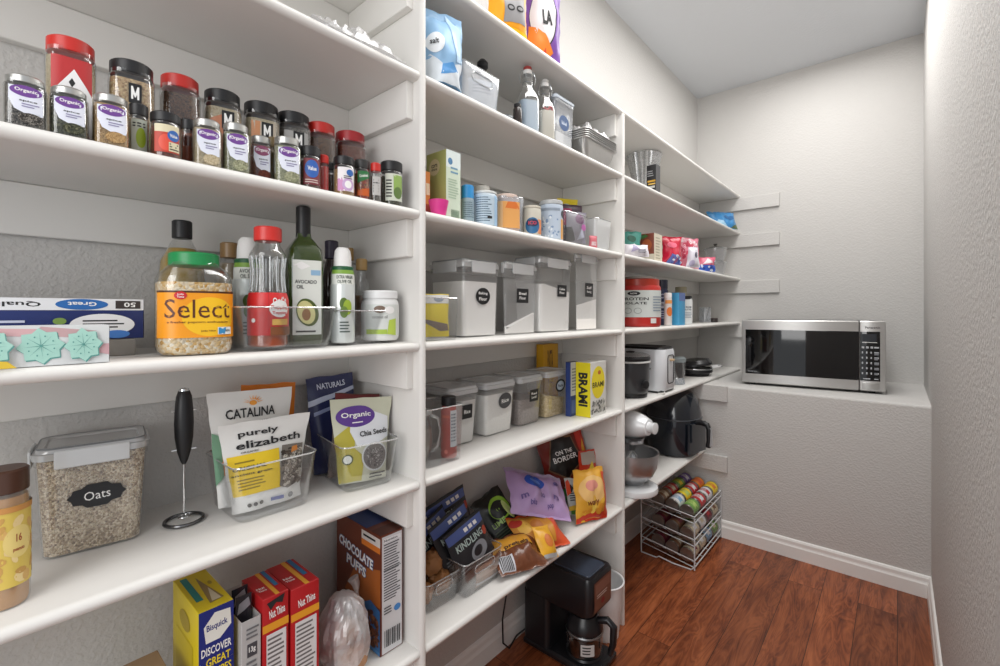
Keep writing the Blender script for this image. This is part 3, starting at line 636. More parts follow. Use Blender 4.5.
carton('storage_carton', 'plain grey carton lying beneath the dark blue box', 'carton', (xb - 0.045, (y0 + y1 - 0.01) / 2, Z3), FACE, y1 - y0 - 0.01, 0.07, zb - Z3 - 0.0006, C('#8f8b86', 0.8))
NAVY = C('#1f2f6b', 0.35)
fb = [('r', 0, 0.72, 1, 1, C('#e6e7ea')), ('t', 'Quality', 0.50, 0.87, 0.2, 0.14, INK, PI), ('t', 'parchment', 0.28, 0.87, 0.16, 0.1, INK, PI), ('e', 0.75, 0.86, 0.10, 0.13, C('#2467b0')), ('t', 'Great', 0.75, 0.87, 0.11, 0.1, W_, PI), ('r', 0.88, 0.76, 0.985, 0.96, C('#39302e')), ('t', '50', 0.94, 0.86, 0.05, 0.12, W_, PI),
      ('lines', 0.1, 0.40, 0.62, 0.52, 1, C('#c5cbe0')), ('e', 0.83, 0.36, 0.13, 0.27, C('#e9eaec')), ('lines', 0.75, 0.26, 0.92, 0.5, 3, INK), ('e', 0.885, 0.12, 0.055, 0.1, C('#3f79c5')), ('e', 0.665, 0.46, 0.025, 0.08, C('#7b9a4a'))]
carton('parchment_box', 'long dark blue box of baking paper with upside-down white lettering', 'box', (xb - 0.045, (y0 + y1) / 2, zb), FACE, y1 - y0, 0.07, zt - zb, NAVY, {'f': fb, 'r': [('r', 0, 0, 1, 1, C('#1b2658', 0.4))]})
# popcorn jar
POP = grain('popcorn_kernels', ['#c9922c', '#e0bd84', '#efe2c9', '#d8b271', '#f2ead9'], 210)
x, y, r = cyl(152, 233, 0.012); w = 2 * r * 0.94; h = zat(x + r, y, 251) - Z3
pr = [(0, w * 0.86), (0.006, w * 0.96), (0.016, w), (h * 0.34, w * 0.985), (h * 0.60, w * 0.985), (h * 0.66, w), (h * 0.74, w * 0.985), (h * 0.80, w * 0.90), (h * 0.86, w * 0.72), (h * 0.885, w * 0.62), (h * 0.9, w * 0.60)]
OR1, OR2 = C('#ef9a16', 0.4), C('#f3bf1d', 0.4)
vt('popcorn_jar', 'big square popcorn kernel jar with green lid and orange label', 'popcorn jar', (x, y, Z3), rzc(x, y, 0.55), pr, rf=0.3, body=GLASS, cont=(POP, h * 0.70), cap=(C('#1f8a4c', 0.35), w * 0.335, h * 0.87, h, 0.015, 56),
   arts=[(h * 0.17, h * 0.615, w * 1.2, [('r', 0, 0, 1, 1, OR1), ('e', 0.62, 0.45, 0.3, 0.42, OR2), ('r', 0, 0.96, 1, 1, C('#4d2a12')), ('t', 'Select', 0.5, 0.62, 0.72, 0.40, C('#5b2c14'), 0, 0.0), ('t', 'a fresher popcorn enthusiasm', 0.5, 0.33, 0.66, 0.06, C('#5b2c14'), 0, 0.01), ('e', 0.31, 0.90, 0.065, 0.085, RED), ('t', 'Jolly', 0.31, 0.92, 0.07, 0.04, W_), ('t', 'Time', 0.31, 0.87, 0.07, 0.04, W_), ('t', 'Jumbo Yellow', 0.6, 0.14, 0.16, 0.05, C('#5b2c14')), ('r', 0.70, 0.06, 0.87, 0.22, C('#e7ecea')), ('p', [(0.71, 0.07), (0.78, 0.07), (0.8, 0.21), (0.71, 0.21)], C('#3c8ec2')), ('t', 'NON', 0.82, 0.14, 0.06, 0.05, INK)])])
OIL = mat('golden_cooking_oil', '#a2832c', 0.15); OILG = mat('dark_green_glass', '#2a3a12', 0.08, coat=0.5)
x, y, r = cyl(157, 206, 0.16); w = 2 * r; h = zat(x, y, 221) - Z3
vt('oil_bottle', 'clear bottle of golden cooking oil with black cap behind the popcorn jar', 'oil bottle', (x, y, Z3), FACE, [(0, w * .9), (0.005, w), (h * .55, w), (h * .68, w * .92), (h * .80, w * .55), (h * .86, w * .36), (h * .9, w * .36)], cont=(OIL, h * 0.78), cap=(BLACK, w * 0.21, h * 0.86, h, 0.02))
# things behind and inside the two bins
def spray(px0, px1, ytop, dep, label, words, fruit, dz=0.003, capm=None):
    x, y, r = cyl(px0, px1, dep); w = 2 * r; h = zat(x, y, ytop) - Z3 - dz
    t = vt('oil_spray_can', label, 'spray can', (x, y, Z3 + dz), rzc(x, y, 0.6), [(0, w * .94), (0.004, w), (h * .60, w), (h * .62, w * .94), (h * .70, w * .94), (h * .76, w * .86), (h * .79, w * .72)], body=C('#d7dcda', 0.3, metal=0.3), cap=(C('#1d5a37'), w * 0.44, h * .70, h * .80), capname='collar',
           arts=[(h * .60 + 0.002, h * .76, w * 1.2, [('r', 0, 0, 1, 1, C('#e3e6df')), ('r', 0, 0.72, 1, 1, C('#7fa640')), ('t', words[0], 0.5, 0.5, 0.56, 0.24, C('#2b3a2d')), ('t', words[1], 0.5, 0.18, 0.5, 0.24, C('#2b3a2d'))]),
                 (h * .06, h * .56, w * 1.2, [('e', 0.45, 0.7, 0.14, 0.12, C('#56702b')), ('e', 0.58, 0.62, 0.15, 0.16, fruit), ('e', 0.46, 0.52, 0.13, 0.12, C('#6d8a3c')), ('lines', 0.32, 0.08, 0.68, 0.34, 4, C('#55605a'))])])
    mb = MB(); mb.lat([(w * .36, h * .79), (w * .35, h * .90), (w * .31, h * .97), (w * .22, h)], capm or W_); mb.build('spray_cap', t); return t
x, y, r = cyl(216, 243, 0.19); h = zat(x, y, 243) - Z3
vt('vinegar_bottle', 'tall tan bottle with wide gold cap, left behind the red-capped popping oil', 'bottle', (x, y, Z3), FACE, [(0, r * 1.8), (0.005, r * 2), (h * .7, r * 2), (h * .84, r * 1.3), (h * .88, r * 1.2)], cont=(mat('tan_vinegar', '#8f7f66', 0.3), h * .8), cap=(C('#8e6f47', 0.35), r * 0.72, h * .85, h))
spray(232, 263, 238, 0.125, 'white-capped avocado oil spray can left of the red-capped bottle', ('AVOCADO', 'OIL SPRAY'), C('#8f9a7e'))
x, y, r = cyl(246, 289, 0.016); w = 2 * r * 0.98; h = zat(x, y, 229) - Z3 - 0.003
NB = [(0, w * .9), (0.004, w), (h * .40, w), (h * .43, w * .92), (h * .50, w * .84), (h * .62, w * .80), (h * .72, w * .86), (h * .76, w * .90), (h * .80, w * .78), (h * .85, w * .60), (h * .90, w * .58)]
KO = C('#c92426', 0.35)
vt('popping_oil_bottle', 'ribbed clear popping oil bottle with red cap and red label in left bin', 'oil bottle', (x, y, Z3 + 0.0055), rzc(x, y, 0.7), NB, body=GLASS, cont=(mat('orange_popping_oil', '#a8481f', 0.25), h * 0.16), cap=(C('#d2322c', 0.35), w * 0.33, h * .88, h, 0.02),
   arts=[(h * .10, h * .45, w * 1.35, [('r', 0, 0, 1, 1, KO), ('r', 0.47, 0, 0.475, 1, C('#7f1214')), ('e', 0.68, 0.62, 0.2, 0.2, W_), ('t', 'Orville', 0.68, 0.82, 0.28, 0.15, W_, 0.12), ('t', 'Popping', 0.68, 0.65, 0.34, 0.11, KO), ('t', 'Topping', 0.68, 0.52, 0.3, 0.09, KO), ('r', 0.53, 0.24, 0.86, 0.38, C('#e0b35a')), ('e', 0.2, 0.35, 0.04, 0.05, W_), ('r', 0.5, 0, 1, 0.2, C('#7c4a2a'))])])
t = bpy.data.objects['popping_oil_bottle']; mb = MB()
for k in range(16):
    a = 2 * PI * k / 16; mb.tube([(math.cos(a) * wat(NB, z * h) / 2, math.sin(a) * wat(NB, z * h) / 2, z * h) for z in (0.46, 0.52, 0.58, 0.64, 0.7, 0.75)], 0.0014, RIMM, n=5)
mb.build('fluting', t)
x, y, r = cyl(284, 322, 0.043); w = 2 * r * 0.93; h = zat(x, y, 207) - Z3 - 0.0055
vt('avocado_oil_bottle', 'tall dark green bottle of avocado oil with black neck, tallest on its shelf', 'oil bottle', (x, y, Z3 + 0.0055), rzc(x, y, 0.5), [(0, w * .92), (0.004, w), (h * .60, w), (h * .68, w * .93), (h * .74, w * .62), (h * .77, w * .42), (h * .80, w * .38)], rf=0.18, body=mat('olive_green_glass', '#34451a', 0.06, coat=0.6), cap=(BLACK, w * 0.21, h * .77, h, 0.01),
   arts=[(h * .07, h * .60, w * 0.82, [('r', 0, 0, 1, 1, C('#dfe2db')), ('p', [(0.02, 0.93), (0.3, 0.98), (0.6, 0.92), (0.3, 0.87)], W_), ('r', 0.62, 0.80, 0.95, 0.87, C('#8fb4d2')), ('t', 'AVOCADO', 0.45, 0.71, 0.75, 0.05, INK), ('t', 'OIL', 0.25, 0.64, 0.25, 0.05, INK), ('e', 0.5, 0.3, 0.38, 0.19, C('#4c5c22'), 0.3), ('e', 0.46, 0.3, 0.3, 0.16, C('#d6d191'), 0.3), ('e', 0.46, 0.27, 0.15, 0.08, C('#8c6136')), ('lines', 0.1, 0.02, 0.9, 0.07, 1, INK)])])
x, y, r = cyl(322, 341, 0.15); h = zat(x, y, 241) - Z3
vt('balsamic_bottle', 'dark bottle with purple-black cap standing behind the right bin', 'bottle', (x, y, Z3), FACE, [(0, r * 1.8), (0.005, r * 2), (h * .6, r * 2), (h * .75, r * 1.5), (h * .84, r * 0.9), (h * .88, r * .9)], body=mat('dark_brown_glass', '#2b1d1c', 0.1), cap=(C('#2a2138', 0.4), r * .72, h * .82, h))
spray(330, 355, 248, 0.033, 'white-capped olive oil spray can standing in the right bin', ('EXTRA VIRGIN', 'OLIVE OIL'), C('#9cb53c'), dz=0.0055)
for (a, b, yt, dp, lb) in ((344, 357, 248, 0.215, 'amber bottle with gold cap at the shelf back, left of its twin'), (350, 373, 259, 0.135, 'brown conical bottle with gold cap behind the white coconut oil jar')):
    x, y, r = cyl(a, b, dp); h = zat(x, y, yt) - Z3
    vt('syrup_bottle', lb, 'bottle', (x, y, Z3), FACE, [(0, r * 1.9), (0.005, r * 2), (h * .45, r * 1.95), (h * .65, r * 1.5), (h * .80, r * .8), (h * .88, r * .7)], cont=(mat('brown_syrup', '#74553f', 0.3), h * .55), cap=(C('#b08d57', 0.35), min(r * .5, 0.014), h * .86, h))
x, y, r = cyl(361, 399, 0.03); w = 2 * r; h = zat(x, y, 291) - Z3 - 0.0055
vt('coconut_oil_jar', 'white plastic coconut oil jar with white lid in the right bin', 'jar', (x, y, Z3 + 0.0055), rzc(x, y, 0.6), [(0, w * .88), (0.005, w * .97), (0.015, w), (h * .70, w), (h * .78, w * .95), (h * .84, w * .86), (h * .88, w * .86)], body=C('#e2e3e2', 0.35), cap=(C('#eceded', 0.35), w * .46, h * .84, h, 0.01),
   arts=[(h * .10, h * .72, w * 1.1, [('r', 0, 0, 1, 1, C('#d6dad6')), ('e', 0.38, 0.84, 0.14, 0.12, C('#7b6657')), ('e', 0.62, 0.82, 0.13, 0.12, W_), ('t', 'coconut oil', 0.38, 0.6, 0.36, 0.1, C('#8a8d8a')), ('p', [(0.55, 0.05), (0.8, 0.0), (0.8, 0.55), (0.6, 0.5)], C('#b9cf55')), ('r', 0.05, 0.05, 0.55, 0.2, C('#a8c14f'))])])
A = gp(246, 357, Z3); A = Vector((-0.840, yat(239, 0.01), Z3)); B = Vector((-0.840, yat(340, 0.01), Z3))
c, rz, W = AB(A, B, 0.17); bin_('clear open bin holding the red-capped and green oil bottles', c, rz, W, 0.17, 0.078)
A = Vector((-0.842, yat(344, 0.012), Z3)); B = Vector((-0.842, yat(404, 0.012), Z3))
c, rz, W = AB(A, B, 0.16); bin_('clear open bin with the coconut oil jar, beside the shelf divider', c, rz, W, 0.12, 0.072)

# ================================================================== FIRST BAY, FOURTH SHELF: PEANUT BUTTER, OATS, FROTHER, POUCHES
x, y, r = cyl(-22, 31, 0.045); w = 2 * r; h = zat(x + r, y, 472) - Z4
PBM = mat('peanut_butter', '#b3803f', 0.5)
t = vt('peanut_butter_jar', 'large peanut butter jar with dark brown lid at the left edge', 'jar', (x, y, Z4), rzc(x, y, 0.2), [(0, w * .92), (0.006, w * .99), (0.02, w), (h * .74, w), (h * .80, w * .95), (h * .84, w * .92), (h * .86, w * .92)], body=PLAS, cont=(PBM, h * .8), cap=(C('#4a2d1f', 0.35), w * .475, h * .83, h, 0.01, 64),
   arts=[(h * .16, h * .74, w * 2.4, [('r', 0, 0, 1, 1, C('#d8bd5a')), ('bits', 0.02, 0.08, 0.98, 0.92, 60, 0.0085, [C('#e8cf94'), C('#d1a862'), C('#c69a52')]), ('e', 0.5, 0.55, 0.13, 0.2, C('#e6cf80')), ('t', '16', 0.5, 0.6, 0.05, 0.1, C('#a3452a')), ('t', 'peanuts', 0.5, 0.45, 0.1, 0.05, C('#a3452a')), ('r', 0, 0.93, 1, 1, C('#c98f4d'))], 0.5)])
A = gp(38, 566, Z4); B = gp(143, 539.5, Z4); d = 0.105; c, rz, W = AB(A, B, d); h = zat(A.x, A.y, 451) - Z4
lab = [('p', [(0, 0.5), (0.07, 0.62), (0.1, 0.78), (0.25, 0.82), (0.33, 0.95), (0.67, 0.95), (0.75, 0.82), (0.9, 0.78), (0.93, 0.62), (1, 0.5), (0.93, 0.38), (0.9, 0.22), (0.75, 0.18), (0.67, 0.05), (0.33, 0.05), (0.25, 0.18), (0.1, 0.22), (0.07, 0.38)], BLACK), ('t', 'Oats', 0.5, 0.5, 0.44, 0.34, W_, 0.05, 0.0)]
canister('large rectangular container of rolled oats with a black chalk label', c, rz, W + 0.012, d, h, OATS, 0.985, lab, (0.27, 0.40, 0.80, 0.64), r=0.018, tp=0.008, lidh=0.018, lidtop=C('#6d7073', 0.35))
# milk frother standing in its wire ring
g = gp(184, 521.5, Z4); t = thing('milk_frother', 'black handheld milk frother upright in a round wire stand', 'milk frother', g, rzc(g.x, g.y, 1.0))
zt = zat(g.x, g.y, 389) - Z4; sc = zt / 0.235
mb = MB(); mb.tube([(0.030 * math.cos(a), 0.030 * math.sin(a) * 1.0 - 0.0, 0.0035) for a in [2 * PI * i / 36 for i in range(36)]], 0.0032, mat('dark_wire', '#6c6c6e', 0.25, 0.9), n=8, closed=True)
mb.tube([(0, 0.030, 0.004), (0, 0.02, 0.012), (0, 0.006, 0.014), (0, 0, 0.02)], 0.0016, CHROME); mb.build('wire_stand', t)
mb = MB(); mb.tube([(0, 0, 0.008), (0, 0, 0.105 * sc)], 0.0017, CHROME); mb.tube([(0.009 * math.cos(a), 0.009 * math.sin(a), 0.010) for a in [2 * PI * i / 20 for i in range(20)]], 0.0013, CHROME, closed=True); mb.build('whisk', t)
mb = MB(); mb.lat([(0.003, .102), (0.006, .108), (0.011, .125), (0.0145, .15), (0.0155, .175), (0.0145, .20), (0.0125, .222), (0.009, .232)], BLACK)
mb.v = [(a, b, z * sc) for a, b, z in mb.v]; hd = mb.build('handle', t)
mb = MB(); mb.lat([(0.0085, .232 * sc), (0.008, .2355 * sc), (0.004, .237 * sc)], CHROME); mb.build('button', hd)
for s in (-1, 1):
    for zz in (.197, .128): mb = MB(); mb.tube([(s * 0.011, 0, zz * sc), (s * 0.019, 0, zz * sc)], 0.0016, CHROME); mb.build('pin', t)
# bin with two white pouches
A = gp(239, 528.5, Z4); B = gp(316, 503.5, Z4); d = 0.17; c, rz, W = AB(A, B, d)
bh = zat(A.x, A.y, 470) - Z4
bin_('clear bin holding the white and yellow pouches, right of the frother', c, rz, W + 0.016, d, bh, slot=False, r=0.02)
def inbin(c, rz, dx, dy, dz=0.006):
    u = Vector((math.cos(rz), math.sin(rz), 0)); v = Vector((-math.sin(rz), math.cos(rz), 0)); return c + u * dx + v * dy + Vector((0, 0, dz))
WB = C('#e9e8e5', 0.35); MARI = C('#f0a03a', 0.4)
p = inbin(c, rz, 0.0, -d / 2 + 0.052)
bag('granola_pouch', 'white granola pouch with yellow panel, front one in the bin', 'pouch', p, (math.radians(-10), 0, rz + 0.0), W * 0.93, 0.168, 0.04, WB,
    [('t', 'purely', 0.40, 0.86, 0.44, 0.085, INK), ('t', 'elizabeth', 0.52, 0.745, 0.76, 0.085, INK), ('t', 'ORGANIC', 0.28, 0.665, 0.2, 0.02, INK), ('r', 0.03, 0.19, 0.62, 0.64, C('#f2ce2a', 0.4)), ('t', 'ORIGINAL', 0.26, 0.49, 0.38, 0.045, INK), ('t', 'ancient grain', 0.28, 0.42, 0.46, 0.03, INK), ('lines', 0.1, 0.24, 0.45, 0.38, 4, C('#9a8420')), ('lines', 0.1, 0.54, 0.35, 0.58, 1, C('#9a8420')),
     ('p', [(0.66, 0.66), (0.95, 0.64), (0.97, 0.4), (0.9, 0.2), (0.72, 0.16), (0.6, 0.2), (0.64, 0.5)], C('#77726b')), ('bits', 0.66, 0.2, 0.93, 0.62, 150, 0.005, [C('#3b342e'), C('#c9c3b8'), C('#8b8175'), C('#5b5148')]), ('p', [(0.78, 0.55), (0.88, 0.57), (0.86, 0.63), (0.79, 0.62)], C('#d88942')),
     ('e', 0.2, 0.08, 0.025, 0.022, INK), ('e', 0.27, 0.08, 0.025, 0.022, INK), ('e', 0.34, 0.08, 0.025, 0.022, INK), ('r', 0.48, 0.06, 0.66, 0.1, C('#3f4f9a')), ('e', 0.76, 0.08, 0.04, 0.03, C('#77777a'))],
    kind='stand', seed=2, cr=0.004, seal=0.08, top_w=1.32, curl=-0.12)
p = inbin(c, rz, -0.014, 0.014)
bag('snack_pouch', 'white pouch with a gold sun emblem standing behind the granola', 'pouch', p, (math.radians(-4), math.radians(2), rz + 0.05), W * 0.90, 0.222, 0.032, WB,
    [('t', 'CATALINA', 0.47, 0.80, 0.6, 0.085, INK), ('e', 0.5, 0.885, 0.045, 0.022, MARI)] + [('p', [(0.5 + math.cos(a) * 0.06 - math.sin(a) * .008, 0.885 + math.sin(a) * 0.03 + .004), (0.5 + math.cos(a) * 0.13, 0.885 + math.sin(a) * 0.075), (0.5 + math.cos(a) * 0.06 + math.sin(a) * .008, 0.885 + math.sin(a) * 0.03 - .004)], MARI) for a in [PI * (0.5 + i) / 9 for i in range(9)]] +
    [('p', [(0.06, 0.28), (0.3, 0.3), (0.26, 0.64), (0.1, 0.6)], C('#ef8b2c', 0.4)), ('p', [(0.0, 0.2), (0.09, 0.28), (0.1, 0.62), (0.0, 0.66)], C('#6f9a7c', 0.4)), ('t', 'CRUNCH', 0.6, 0.71, 0.2, 0.025, INK)], kind='stand', seed=5, cr=0.004, seal=0.08, top_w=1.30)
p = inbin(c, rz, 0.03, 0.055); bag('orange_pouch', 'orange pouch whose top corner shows behind the white sun-emblem pouch', 'pouch', p, (math.radians(-3), math.radians(3), rz), W * 0.8, 0.226, 0.03, C('#e07f22', 0.4), (), kind='stand', seed=8)
# bin with chia seeds
A = gp(345, 496.5, Z4); B = gp(398.5, 482.5, Z4); d = 0.19; c, rz, W = AB(A, B, d); bh = zat(A.x, A.y, 449) - Z4
bin_('clear bin holding the chia seed pouch, next to the divider', c, rz, W + 0.012, d, bh, r=0.018)
p = inbin(c, rz, -0.002, -d / 2 + 0.046)
CH = C('#c8c9b4', 0.35); LB = C('#b7ab3c', 0.4)
bag('chia_pouch', 'pale green chia seed pouch with purple oval and round seed window', 'pouch', p, (math.radians(-12), math.radians(3), rz), W * 0.92, 0.185, 0.036, CH,
    [('p', [(0, 0.55), (0.35, 0.72), (0.3, 0.4), (0.45, 0.3), (0.4, 0.02), (0, 0.02)], LB), ('p', [(0.25, 0.6), (0.3, 0.82), (0.7, 0.82), (0.95, 0.75), (0.97, 0.5), (0.7, 0.42), (0.35, 0.42)], C('#e2e5ea', 0.4)), ('e', 0.38, 0.78, 0.32, 0.13, C('#5d3a8e', 0.35)), ('t', 'Organic', 0.38, 0.79, 0.48, 0.08, W_), ('lines', 0.3, 0.69, 0.5, 0.72, 1, W_), ('t', 'Chia Seeds', 0.66, 0.57, 0.52, 0.065, INK, 0.08),
     ('e', 0.68, 0.28, 0.27, 0.17, C('#d5d8d8')), ('e', 0.68, 0.28, 0.24, 0.15, C('#6f6b69')), ('bits', 0.52, 0.17, 0.84, 0.38, 110, 0.0024, [C('#3f3c3c'), C('#a8a5a3'), C('#5a5655')]), ('e', 0.17, 0.28, 0.09, 0.06, C('#4d5a30')), ('e', 0.17, 0.28, 0.07, 0.045, C('#dfe3da')), ('lines', 0.55, 0.03, 0.95, 0.1, 2, INK)], kind='stand', seed=4, cr=0.003, seal=0.1, top_w=1.32, curl=-0.05)
p = inbin(c, rz, -0.012, 0.0); bag('dark_snack_pouch', 'dark brown pouch with red top leaning behind the chia seeds', 'pouch', p, (math.radians(-6), math.radians(8), rz), W * 0.9, 0.19, 0.04, C('#4b3a30', 0.4), [('r', 0.0, 0.72, 1, 0.99, C('#6d2426', 0.4)), ('e', 0.2, 0.35, 0.12, 0.12, C('#8a6a3a'))], kind='stand', seed=9)
p = inbin(c, rz, -0.02, 0.065); bag('navy_snack_pouch', 'shiny navy and silver pouch at the back of the chia bin', 'pouch', p, (math.radians(-4), math.radians(-3), rz), W * 0.92, 0.228, 0.035, C('#2a3057', 0.25), [('p', [(0, 0.7), (1, 0.82), (1, 0.86), (0, 0.76)], C('#b9c0d6', 0.3)), ('p', [(0.1, 0.6), (0.9, 0.7), (0.9, 0.73), (0.1, 0.64)], C('#8b95b8', 0.3)), ('t', 'NATURALS', 0.5, 0.9, 0.6, 0.06, C('#c9cfe2'), 0.05)], kind='stand', seed=12)

# ================================================================== FIRST BAY, FIFTH SHELF: CARTONS
YEL = C('#d8c21f', 0.45); BL = C('#1d2b78', 0.4)
c, rz, W, d = boxat(173, 198.5, 233.5, 0.045, Z5); h = zat(-0.875, yat(199, .045), 614) - Z5
carton('baking_mix_box', 'yellow baking mix box with blue recipe panel and torn lid', 'box', c, rz, W, d, h, YEL,
       {'f': [('r', 0, 0.66, 1, 1, BL), ('p', [(0.14, 0.9), (0.45, 0.97), (0.9, 0.96), (0.93, 0.86), (0.6, 0.8), (0.2, 0.8)], C('#e8e7df')), ('t', 'Bisquick', 0.52, 0.885, 0.6, 0.05, BL, 0.05), ('r', 0, 0.46, 1, 0.66, BL), ('t', 'DISCOVER', 0.5, 0.75, 0.86, 0.05, W_), ('t', 'GREAT', 0.55, 0.68, 0.7, 0.05, C('#f0d62a')), ('t', 'RECIPES', 0.55, 0.61, 0.75, 0.05, C('#f0d62a')), ('r', 0, 0.48, 1, 0.57, W_), ('lines', 0.3, 0.49, 0.95, 0.56, 3, INK), ('e', 0.75, 0.4, 0.2, 0.07, C('#b8622d')), ('e', 0.3, 0.36, 0.24, 0.07, C('#c98a4a')), ('r', 0, 0.0, 1, 0.3, YEL)],
        'l': [('r', 0.15, 0.2, 0.8, 0.75, C('#cdb71a', 0.5)), ('e', 0.5, 0.85, 0.2, 0.06, C('#a89216'))],
        't': [('r', 0.14, 0.25, 0.34, 0.93, C('#1b7d7a')), ('p', [(0.42, 0.12), (0.85, 0.15), (0.55, 0.85)], C('#8e7a4a')), ('p', [(0.5, 0.15), (0.78, 0.15), (0.66, 0.5)], C('#c9c0a4')), ('e', 0.8, 0.6, 0.06, 0.05, C('#a89216'))]})
REDB = C('#b51f24', 0.4)
def nut(face_w): return [('r', 0, 0.76, 1, 0.815, C('#e49b2a')), ('t', 'Nut Thins', 0.55, 0.88, 0.6, 0.06, W_, 0.1), ('r', 0.14, 0.16, 0.9, 0.74, C('#d9d6d6')), ('lines', 0.18, 0.2, 0.86, 0.72, 16, C('#6a6666'))]
TOPN = [('p', [(0.5, 0.0), (0.66, 0.0), (0.66, 1), (0.5, 1)], C('#e0a136')), ('p', [(0.72, 0.3), (0.88, 0.3), (0.88, 1), (0.72, 1)], C('#2e6f9c')), ('t', 'Nut', 0.25, 0.4, 0.3, 0.08, W_), ('t', 'Thins', 0.25, 0.3, 0.3, 0.06, W_)]
c, rz, W, d = boxat(266, 291, 319, 0.035, Z5); h = zat(-0.865, yat(291, .035), 591) - Z5
carton('cracker_box', 'sealed red cracker box beside the plastic bag of bread', 'box', c, rz, W, d, h, REDB, {'f': nut(W), 't': TOPN}, group='red cracker boxes on the lower shelf')
c, rz, W, d = boxat(241, 262, 289, 0.035, Z5); W -= 0.002; h = zat(-0.865, yat(262, .035), 601) - Z5
carton('cracker_box', 'opened red cracker box with a torn slot below its top edge', 'box', c, rz, W, d, h, REDB, {'f': nut(W) + [('p', [(0.15, 0.965), (0.85, 0.99), (0.75, 0.93), (0.5, 0.95), (0.3, 0.91)], INK)], 't': TOPN}, group='red cracker boxes on the lower shelf')
c, rz, W, d = boxd(240.5, 261.5, 0.035, Z5, 0.09); W -= 0.002; h = zat(-0.865, yat(241, .035), 624) - Z5
carton('bar_box', 'silver grey snack box with open top, left of the red boxes', 'box', c, rz, W, 0.09, h, C('#b7b5b4', 0.4), {'f': [('r', 0.3, 0.72, 0.8, 0.82, C('#45454a')), ('t', '13g', 0.55, 0.77, 0.34, 0.05, W_), ('r', 0.3, 0.48, 0.8, 0.58, C('#45454a')), ('t', '15g', 0.55, 0.53, 0.34, 0.05, W_), ('lines', 0.25, 0.85, 0.9, 0.95, 3, C('#6d6d70')), ('lines', 0.25, 0.62, 0.9, 0.7, 2, C('#6d6d70'))]}, open_top=True, inner=C('#26262a'))
for k, (dx, dy, tl) in enumerate(((-0.002, 0.0, 1), (0.002, 0.022, -1))):
    bag('snack_sachet', ('dark sachet at the front of the open grey box', 'dark sachet at the back of the open grey box')[k], 'sachet', inbin(c, rz, dx, dy - 0.012, 0.01), (math.radians(tl), 0, rz), W * 0.82, h + 0.022, 0.016, C('#2c2b31', 0.25), [('p', [(0.1, 0.88), (0.9, 0.92), (0.8, 0.98), (0.2, 0.95)], C('#8d8c92'))], seed=20 + k, cr=0.002, group='dark sachets in the open grey box')
BRN = C('#6a3320', 0.4)
A = gp(380.5, 657.6, Z5); B = gp(402.5, 643.5, Z5); c, rz, W = AB(A, B, 0.195); h = zat(A.x, A.y, 530.5) - Z5 - 0.014
cz = [('p', [(0, 0), (1, 0), (1, 1), (0, 1)], BRN), ('p', [(0.2, 0.35), (1, 0.4), (1, 0.72), (0.45, 0.62)], C('#a35a25', 0.45)), ('r', 0.6, 0.88, 1.0, 0.975, C('#d6d1cb')), ('r', 0.6, 0.85, 1.0, 0.90, C('#d2762a')), ('lines', 0.64, 0.92, 0.97, 0.96, 1, INK),
      ('t', 'CHOCOLATE', 0.46, 0.75, 0.80, 0.095, C('#4f7fb5'), -0.1, 0.07), ('t', 'CHOCOLATE', 0.46, 0.75, 0.78, 0.085, W_, -0.1, 0.03), ('t', 'PUFFS', 0.48, 0.63, 0.46, 0.095, C('#4f7fb5'), -0.1, 0.07), ('t', 'PUFFS', 0.48, 0.63, 0.44, 0.085, W_, -0.1, 0.03),
      ('p', [(0.15, 0.05), (1, 0.03), (1, 0.38), (0.8, 0.42), (0.5, 0.3), (0.3, 0.32)], C('#3a6ea8')), ('bits', 0.18, 0.05, 0.97, 0.34, 150, 0.009, [C('#5a3220'), C('#7b4a31'), C('#47261a'), C('#93603f')]), ('r', 0.75, 0.01, 1, 0.04, C('#4c86bd'))]
carton('cereal_box', 'tall brown chocolate puffs cereal box next to the divider', 'cereal box', c, rz, W, 0.195, h, BRN, {'l': cz, 'f': [('r', 0.06, 0.01, 0.96, 0.985, C('#d3d2d4')), ('r', 0.12, 0.93, 0.9, 0.965, C('#e6e6e8')), ('t', 'Nutrition', 0.45, 0.948, 0.6, 0.02, INK), ('lines', 0.14, 0.44, 0.88, 0.925, 22, C('#4b4b50')), ('r', 0.12, 0.7, 0.9, 0.705, INK), ('r', 0.14, 0.56, 0.88, 0.565, INK), ('e', 0.74, 0.35, 0.15, 0.028, C('#3d7fc0')), ('lines', 0.14, 0.33, 0.5, 0.4, 3, C('#4b4b50'))] + [('r', 0.16 + i * 0.08, 0.06, 0.16 + i * 0.08 + (0.045 if i % 3 else 0.025), 0.2, INK) for i in range(9)],
       't': [('r', 0, 0.3, 1, 0.8, C('#2b3f73')), ('r', 0, 0, 1, 0.2, C('#52281b'))]})
# plastic bag of bread rolls
bc = gp(350, 655, Z5); bc = Vector((-0.915, yat(345, 0.085), Z5))
BREAD = mat('bread_crust', '#b98d6a', 0.8, bump=0.3, bscale=40, vary=0.2)
def blob(name, parent, cx, cy, cz_, rx, ry, rz_, m, seed=1, amp=0.12, label=None, freq=2.0, lat_=18, lon=24):
    mb = MB(); rings = []
    for j in range(1, lat_):
        th = PI * j / lat_; ring = []
        for i in range(lon):
            ph = 2 * PI * i / lon; dv = Vector((math.sin(th) * math.cos(ph), math.sin(th) * math.sin(ph), -math.cos(th)))
            k = 1 + amp * noise.noise(dv * freq + Vector((seed * 3.1, seed, 0))) + amp * 0.4 * noise.noise(dv * freq * 2.7 + Vector((seed, 7, 1)))
            ring.append((cx + dv.x * rx * k, cy + dv.y * ry * k, max(cz_ + dv.z * rz_ * k, 0.0006)))
        rings.append(ring)
    mb.loft(rings, m); return mb.build(name, parent, label=label)
